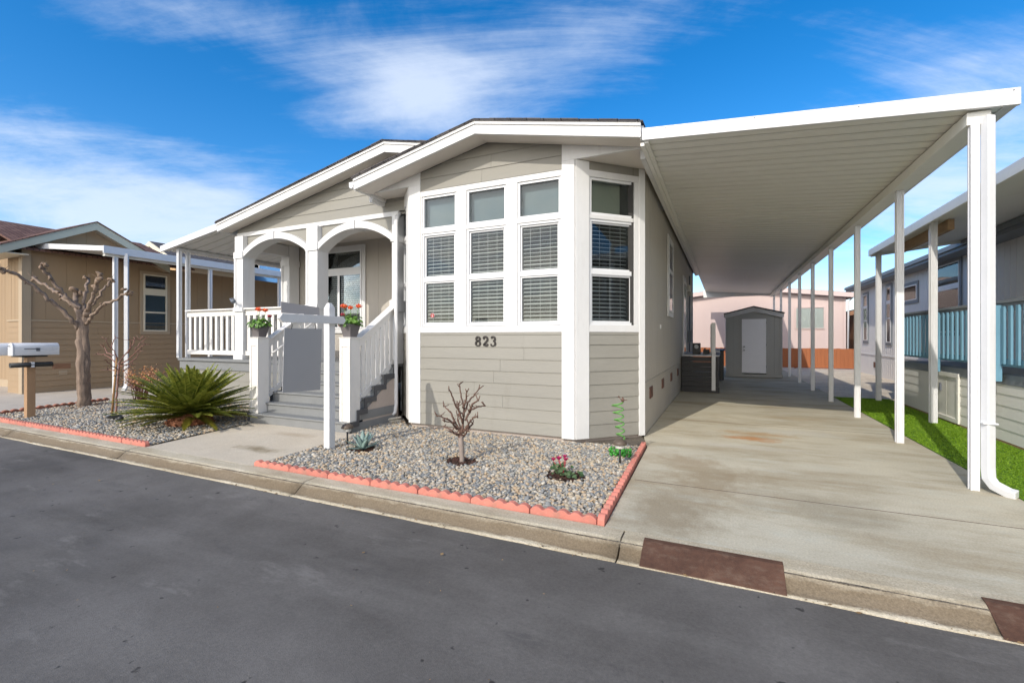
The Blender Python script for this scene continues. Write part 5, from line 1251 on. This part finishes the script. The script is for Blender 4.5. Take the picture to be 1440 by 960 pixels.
# cyclamen
cyl = thing('cyclamen', (-1.47, 4.42, 0), 'magenta cyclamen in a mulch patch near the driveway', 'flower'); m = MB(); m.open = True; rs = random.Random(6); fl = MB(); fl.open = True; stm = MB()
for i in range(44):
    a = rs.uniform(0, 6.28); r_ = rs.uniform(.01, .11); cxo = -.02 if i < 28 else .14; p = Vector((-1.47 + cxo + r_ * math.cos(a), 4.42 - (.06 if i >= 28 else 0) + r_ * math.sin(a), rs.uniform(.03, .12 if i < 28 else .07))); leafquad(m, p, Vector((rs.gauss(0, .4), -.4, 1)), rs.uniform(.016, .032), rs)
for (dx, dy, h) in ((-.03, -.02, .17), (.03, .0, .16), (-.10, .0, .145), (-.06, .04, .15), (.01, .03, .18)):
    e = Vector((-1.47 + dx, 4.42 + dy, h)); stm.tube([(-1.47, 4.42, .02), e], .004, 5)
    for k in range(6):
        a = k * 1.047; tip = e + Vector((math.cos(a) * .028, math.sin(a) * .028, .035)); s_ = Vector((-math.sin(a), math.cos(a), 0)) * .014; fl.add([e, e.lerp(tip, .6) + s_, tip, e.lerp(tip, .6) - s_], [(0, 1, 2, 3)])
m.build('foliage', M['cyc_leaf'], cyl); fl.build('bloom', M['petal_m'], cyl); stm.build('stem', M['petal_r'], cyl)

# green spring ornament and garden lights
so = thing('spring_ornament', (-1.10, 5.42, 0), 'bright green coil spring garden ornament by the bay corner', 'ornament')
pts = []; n = 150
for i in range(n + 1):
    t = i / n; r_ = .052 * (.75 + .5 * t); pts.append((-1.085 + r_ * math.cos(t * 6.283 * 6) - .05 * t, 5.42 + r_ * math.sin(t * 6.283 * 6), .14 + .5 * t))
m = MB(); m.tube(pts, .009, 6); m.build('coil', M['green_coil'], so)
m = MB()
for k in range(34):
    a = k * .1848; m.blob((-1.10 + .12 * math.cos(a), 5.42 + .10 * math.sin(a), .06 + .03 * math.sin(k * 2.6)), .020, k, .8, 1, (1, 1, 1.7))
m.blob((-1.10, 5.42, .075), .07, 4, .3, 2); m.build('base', M['green_plastic'], so)
m = MB(); e = Vector(pts[-1]); m.blob(e + Vector((0, 0, .03)), .022, 1, .6, 1, (1, 1, 1.6)); m.tube([e, e + Vector((-.045, 0, .06))], [.008, .004], 5); m.tube([e + Vector((.0, 0, .03)), e + Vector((.05, 0, .03))], [.007, .004], 5); m.blob(e + Vector((-.048, 0, .065)), .013, 2, .3, 1); m.build('figure', M['twig'], so)
def path_light(c, label, tilt=0):
    t = thing('path_light', c, label, 'garden light', 'bronze capped path lights'); c = Vector(c)
    m = MB(); m.tube([c, c + Vector((0, 0, .19))], .011, 8); m.build('stake', M['iron'], t)
    m = MB(); m.lathe([(.0, .19), (.045, .19), (.05, .20), (.05, .235), (.0, .24)], c, 18); m.build('lens', M['frost'], t)
    m = MB(); m.lathe([(.075, .232), (.078, .24), (.065, .268), (.035, .288), (.0, .292)], c, 20); m.build('cap', M['lampcap'], t)
path_light((-4.40, 4.50, 0), 'small bronze capped path light next to the agave')
path_light((-1.03, 5.06, 0), 'small bronze capped path light in front of the green spring ornament')
sl_ = thing('spotlight', (px_at(160, 596, 7.6).x, px_at(160, 596, 7.6).y, 0), 'small dark solar spotlight on the pebbles below the sapling', 'garden light'); b_ = Vector(OFF[sl_.name])
m = MB(); m.tube([b_, b_ + Vector((0, 0, .06))], .012, 6); m.build('stake', M['iron'], sl_)
m = MB(); m.prism([(-.11, -.07), (.11, -.07), (.11, .07), (-.11, .07)], 0, .02, lambda x, y, h: tuple(b_ + Vector((x + .02, y - .02, .09 + h + x * .35 - y * .3)))); m.build('panel', M['slate'], sl_, bev=.005)
m = MB(); m.blob(b_ + Vector((.13, .03, .07)), .05, 3, .1); m.build('head', M['iron'], sl_)
m = MB(); m.prism([(0, 0), (.16, 0), (.19, .5), (.0, .5)], 0, .03, lambda x, y, h: (-5.12 + x * 1.3 + y * .35 - .12, 5.84 + y * .55 + .0, .02 + h))
m.tube([(-5.24, 5.84, .06), (-5.06, 6.12, .085)], .02, 6); m.tube([(-5.03, 5.84, .06), (-4.82, 6.12, .085)], .02, 6)
tag(m.build('splash_block', M['splash'], bev=.006), 'pale concrete splash block under the downspout beside the steps', 'splash block')

# wrought iron chair on the porch
ch = thing('iron_chair', (-5.75, 6.95, .95), 'black wrought iron chair on the porch behind the right stair rail', 'chair')
cx_, cy_ = -5.75, 6.95
m = MB(); m.lathe([(0, 1.36), (.2, 1.37), (.22, 1.355), (.2, 1.345), (0, 1.35)], (cx_, cy_, 0), 20); m.build('seat', M['iron'], ch)
for sx in (-.16, .16):
    for sy in (-.16, .16):
        m = MB(); m.tube([(cx_ + sx, cy_ + sy, 1.35), (cx_ + sx * 1.1, cy_ + sy * 1.1, 1.1), (cx_ + sx * 1.25, cy_ + sy * 1.25, .952)], .012, 6); m.build('leg', M['iron'], ch)
m = MB(); m.tube([(cx_ + .22, cy_ - .2, 1.36), (cx_ + .26, cy_ - .2, 1.6), (cx_ + .26, cy_ - .1, 1.74), (cx_ + .26, cy_ + .1, 1.74), (cx_ + .26, cy_ + .2, 1.6), (cx_ + .22, cy_ + .2, 1.36)], .013, 6)
for (yy, zz, r_) in ((-.1, 1.5, .07), (.1, 1.5, .07), (0, 1.62, .08), (-.09, 1.63, .05), (.09, 1.63, .05)):
    m.tube([(cx_ + .25, cy_ + yy + r_ * math.cos(a * .4), zz + r_ * math.sin(a * .4)) for a in range(17)], .009, 5)
m.build('backrest', M['iron'], ch)

# grit and leaf bits that collect along the gutter and on the road
rg = np.random.default_rng(17); m = MB(); m.open = True
for i in range(620):
    gx = rg.uniform(-11, 3); near = rg.random() < .86
    gy = 3.075 - abs(rg.normal(0, .025)) if near else rg.uniform(.6, 3.0); gz = (-.081 if gy > 3.05 else -.086 if near else -.074) + .003
    l = rg.uniform(.003, .009) if rg.random() < .93 else rg.uniform(.012, .022); b = rg.uniform(0, 6.28)
    u = Vector((math.cos(b), math.sin(b), rg.uniform(-.1, .3))) * l; v_ = Vector((-math.sin(b), math.cos(b), rg.uniform(-.1, .3))) * l * .55; p = Vector((gx, gy, gz + .002))
    m.add([p - u, p - v_, p + u, p + v_], [(0, 1, 2, 3)])
o = m.build('leaf_litter', M['litter'], base=(-4, 3, -.08)); o['kind'] = 'stuff'

# ------------------------------------------------------------------ light, sky, camera
EL, AZ = 34.3, 192.0
sx_, sy_ = math.sin(math.radians(AZ)), math.cos(math.radians(AZ))
sd = Vector((sx_ * math.cos(math.radians(EL)), sy_ * math.cos(math.radians(EL)), math.sin(math.radians(EL))))
L = bpy.data.lights.new('sun', 'SUN'); L.energy = SUN_E; L.angle = math.radians(.5); L.color = (1, .94, .84)
lo = bpy.data.objects.new('sun', L); COL.objects.link(lo); lo.rotation_euler = sd.to_track_quat('Z', 'Y').to_euler(); lo.location = sd * 30
w = bpy.data.worlds.new('World'); S.world = w; w.use_nodes = True; nt = w.node_tree
bg = nt.nodes['Background']; sky = nt.nodes.new('ShaderNodeTexSky'); sky.sky_type = 'NISHITA'; sky.sun_disc = False
sky.sun_elevation = math.radians(EL); sky.sun_rotation = math.radians(AZ); sky.air_density = 1.0; sky.dust_density = .3; sky.ozone_density = 3.0; sky.altitude = 100
tc = nt.nodes.new('ShaderNodeTexCoord'); sx = nt.nodes.new('ShaderNodeSeparateXYZ'); nt.links.new(tc.outputs['Generated'], sx.inputs[0])
def mth(op, a, b=None, c=None, clamp=False):
    n = nt.nodes.new('ShaderNodeMath'); n.operation = op; n.use_clamp = clamp
    for i, v in enumerate((a, b, c)):
        if v is None: continue
        if isinstance(v, bpy.types.NodeSocket): nt.links.new(v, n.inputs[i])
        else: n.inputs[i].default_value = v
    return n.outputs[0]
zz = mth('ADD', mth('MAXIMUM', sx.outputs['Z'], 0.0), .14)
cb_ = nt.nodes.new('ShaderNodeCombineXYZ'); 
_al = mth('ADD', mth('MULTIPLY', sx.outputs['X'], .88), mth('MULTIPLY', sx.outputs['Y'], .475)); _ac = mth('ADD', mth('MULTIPLY', sx.outputs['X'], -.475), mth('MULTIPLY', sx.outputs['Y'], .88))
nt.links.new(mth('DIVIDE', _al, zz), cb_.inputs[0]); nt.links.new(mth('DIVIDE', _ac, zz), cb_.inputs[1])
def cnoise(scale, loc, rot, st, det, ro, dist=0):
    mp = nt.nodes.new('ShaderNodeMapping'); mp.inputs['Location'].default_value = loc; mp.inputs['Rotation'].default_value = (0, 0, rot); mp.inputs['Scale'].default_value = (st[0], st[1], 1); nt.links.new(cb_.outputs[0], mp.inputs[0])
    n = nt.nodes.new('ShaderNodeTexNoise'); n.inputs['Scale'].default_value = scale; n.inputs['Detail'].default_value = det; n.inputs['Roughness'].default_value = ro; n.inputs['Distortion'].default_value = dist; nt.links.new(mp.outputs[0], n.inputs['Vector']); return n.outputs['Fac']
def bank(x, y, wx, wy, amt):
    """a bank of cloud centred in one direction of the sky"""
    d = px_at(x, y, 1.0) - Vector((0, 0, 1.4)); d.normalize(); r_ = d.cross(Vector((0, 0, 1))).normalized(); u_ = r_.cross(d)
    out = []
    for vec, wd in ((r_, wx), (u_, wy)):
        dt = nt.nodes.new('ShaderNodeVectorMath'); dt.operation = 'DOT_PRODUCT'; nt.links.new(tc.outputs['Generated'], dt.inputs[0]); dt.inputs[1].default_value = vec; out.append(mth('POWER', mth('ABSOLUTE', mth('DIVIDE', dt.outputs['Value'], wd)), 2.0))
    dt = nt.nodes.new('ShaderNodeVectorMath'); dt.operation = 'DOT_PRODUCT'; nt.links.new(tc.outputs['Generated'], dt.inputs[0]); dt.inputs[1].default_value = d
    g_ = mth('POWER', 2.718, mth('MULTIPLY', mth('ADD', out[0], out[1]), -1.0)); return mth('MULTIPLY', mth('MULTIPLY', g_, mth('GREATER_THAN', dt.outputs['Value'], 0)), amt)
banks = mth('MULTIPLY', mth('MAXIMUM', mth('MULTIPLY', sx.outputs['Y'], -1.0), 0.0), .45)  # unseen cloud behind the camera, added to lift the shaded surfaces
for b_ in ((640, 110, .30, .13, .24), (590, 118, .08, .06, .10), (860, 40, .40, .09, .26), (520, 170, .25, .05, .16), (70, 260, .38, .12, .36), (330, 330, .30, .08, .26), (330, 40, .40, .06, .20), (1330, 110, .3, .08, .2), (1420, 190, .2, .1, .24), (1250, 330, .4, .12, .24)):
    k = bank(*b_); banks = k if banks is None else mth('ADD', banks, k)
wisp = cnoise(1.15, (2.3, 1.1, 0), .1, (.5, 1.5), 12, .66, .9); puff = cnoise(2.6, (.4, 3.7, 0), .0, (.8, 1.1), 12, .66, .4)
den = mth('ADD', mth('ADD', mth('MULTIPLY', wisp, .62), mth('MULTIPLY', puff, .38)), mth('SUBTRACT', banks, .66))
mr = nt.nodes.new('ShaderNodeMapRange'); mr.interpolation_type = 'SMOOTHSTEP'; mr.inputs['From Min'].default_value = -.03; mr.inputs['From Max'].default_value = .36; nt.links.new(den, mr.inputs['Value'])
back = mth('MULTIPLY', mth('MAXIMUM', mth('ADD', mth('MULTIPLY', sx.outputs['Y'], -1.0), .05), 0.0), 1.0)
fac = mth('MULTIPLY', mr.outputs[0], .74)
hs = nt.nodes.new('ShaderNodeHueSaturation'); hs.inputs['Saturation'].default_value = SKY_SAT; hs.inputs['Value'].default_value = SKY_V; nt.links.new(sky.outputs[0], hs.inputs['Color'])
tn = nt.nodes.new('ShaderNodeMix'); tn.data_type = 'RGBA'; tn.blend_type = 'MULTIPLY'; tn.inputs[0].default_value = 1; tn.inputs[7].default_value = (1.07, .96, .98, 1); nt.links.new(hs.outputs[0], tn.inputs[6])
mx = nt.nodes.new('ShaderNodeMix'); mx.data_type = 'RGBA'; nt.links.new(fac, mx.inputs[0]); nt.links.new(tn.outputs[2], mx.inputs[6]); cl = nt.nodes.new('ShaderNodeMix'); cl.data_type = 'RGBA'; nt.links.new(mth('MINIMUM', mth('MULTIPLY', back, 1.6), 1.0), cl.inputs[0]); cl.inputs[6].default_value = CLOUD; cl.inputs[7].default_value = FILL_CLOUD; nt.links.new(cl.outputs[2], mx.inputs[7])  # added rear cloud is far brighter than the visible ones, for fill
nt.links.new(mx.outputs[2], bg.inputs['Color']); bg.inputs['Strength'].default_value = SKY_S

cam = bpy.data.cameras.new('camera'); co_ = bpy.data.objects.new('camera', cam); COL.objects.link(co_)
cam.sensor_width = 36; cam.lens = 36 * 648 / 1440; cam.shift_y = -6 / 1440; cam.clip_start = .05; cam.clip_end = 2000
co_.location = (0, 0, 1.4); co_.rotation_euler = (math.radians(90), 0, math.atan(298 / 648)); S.camera = co_
S.view_settings.view_transform = 'Standard'; S.view_settings.look = 'None'; S.view_settings.gamma = 1; S.view_settings.exposure = EXPO
S.view_settings.use_curve_mapping = False
S.cycles.max_bounces = 10; S.cycles.diffuse_bounces = 8; S.cycles.transparent_max_bounces = 12; S.cycles.caustics_reflective = False; S.cycles.caustics_refractive = False; S.cycles.sample_clamp_indirect = 6
try: S.cycles.use_denoising = True
except Exception: pass
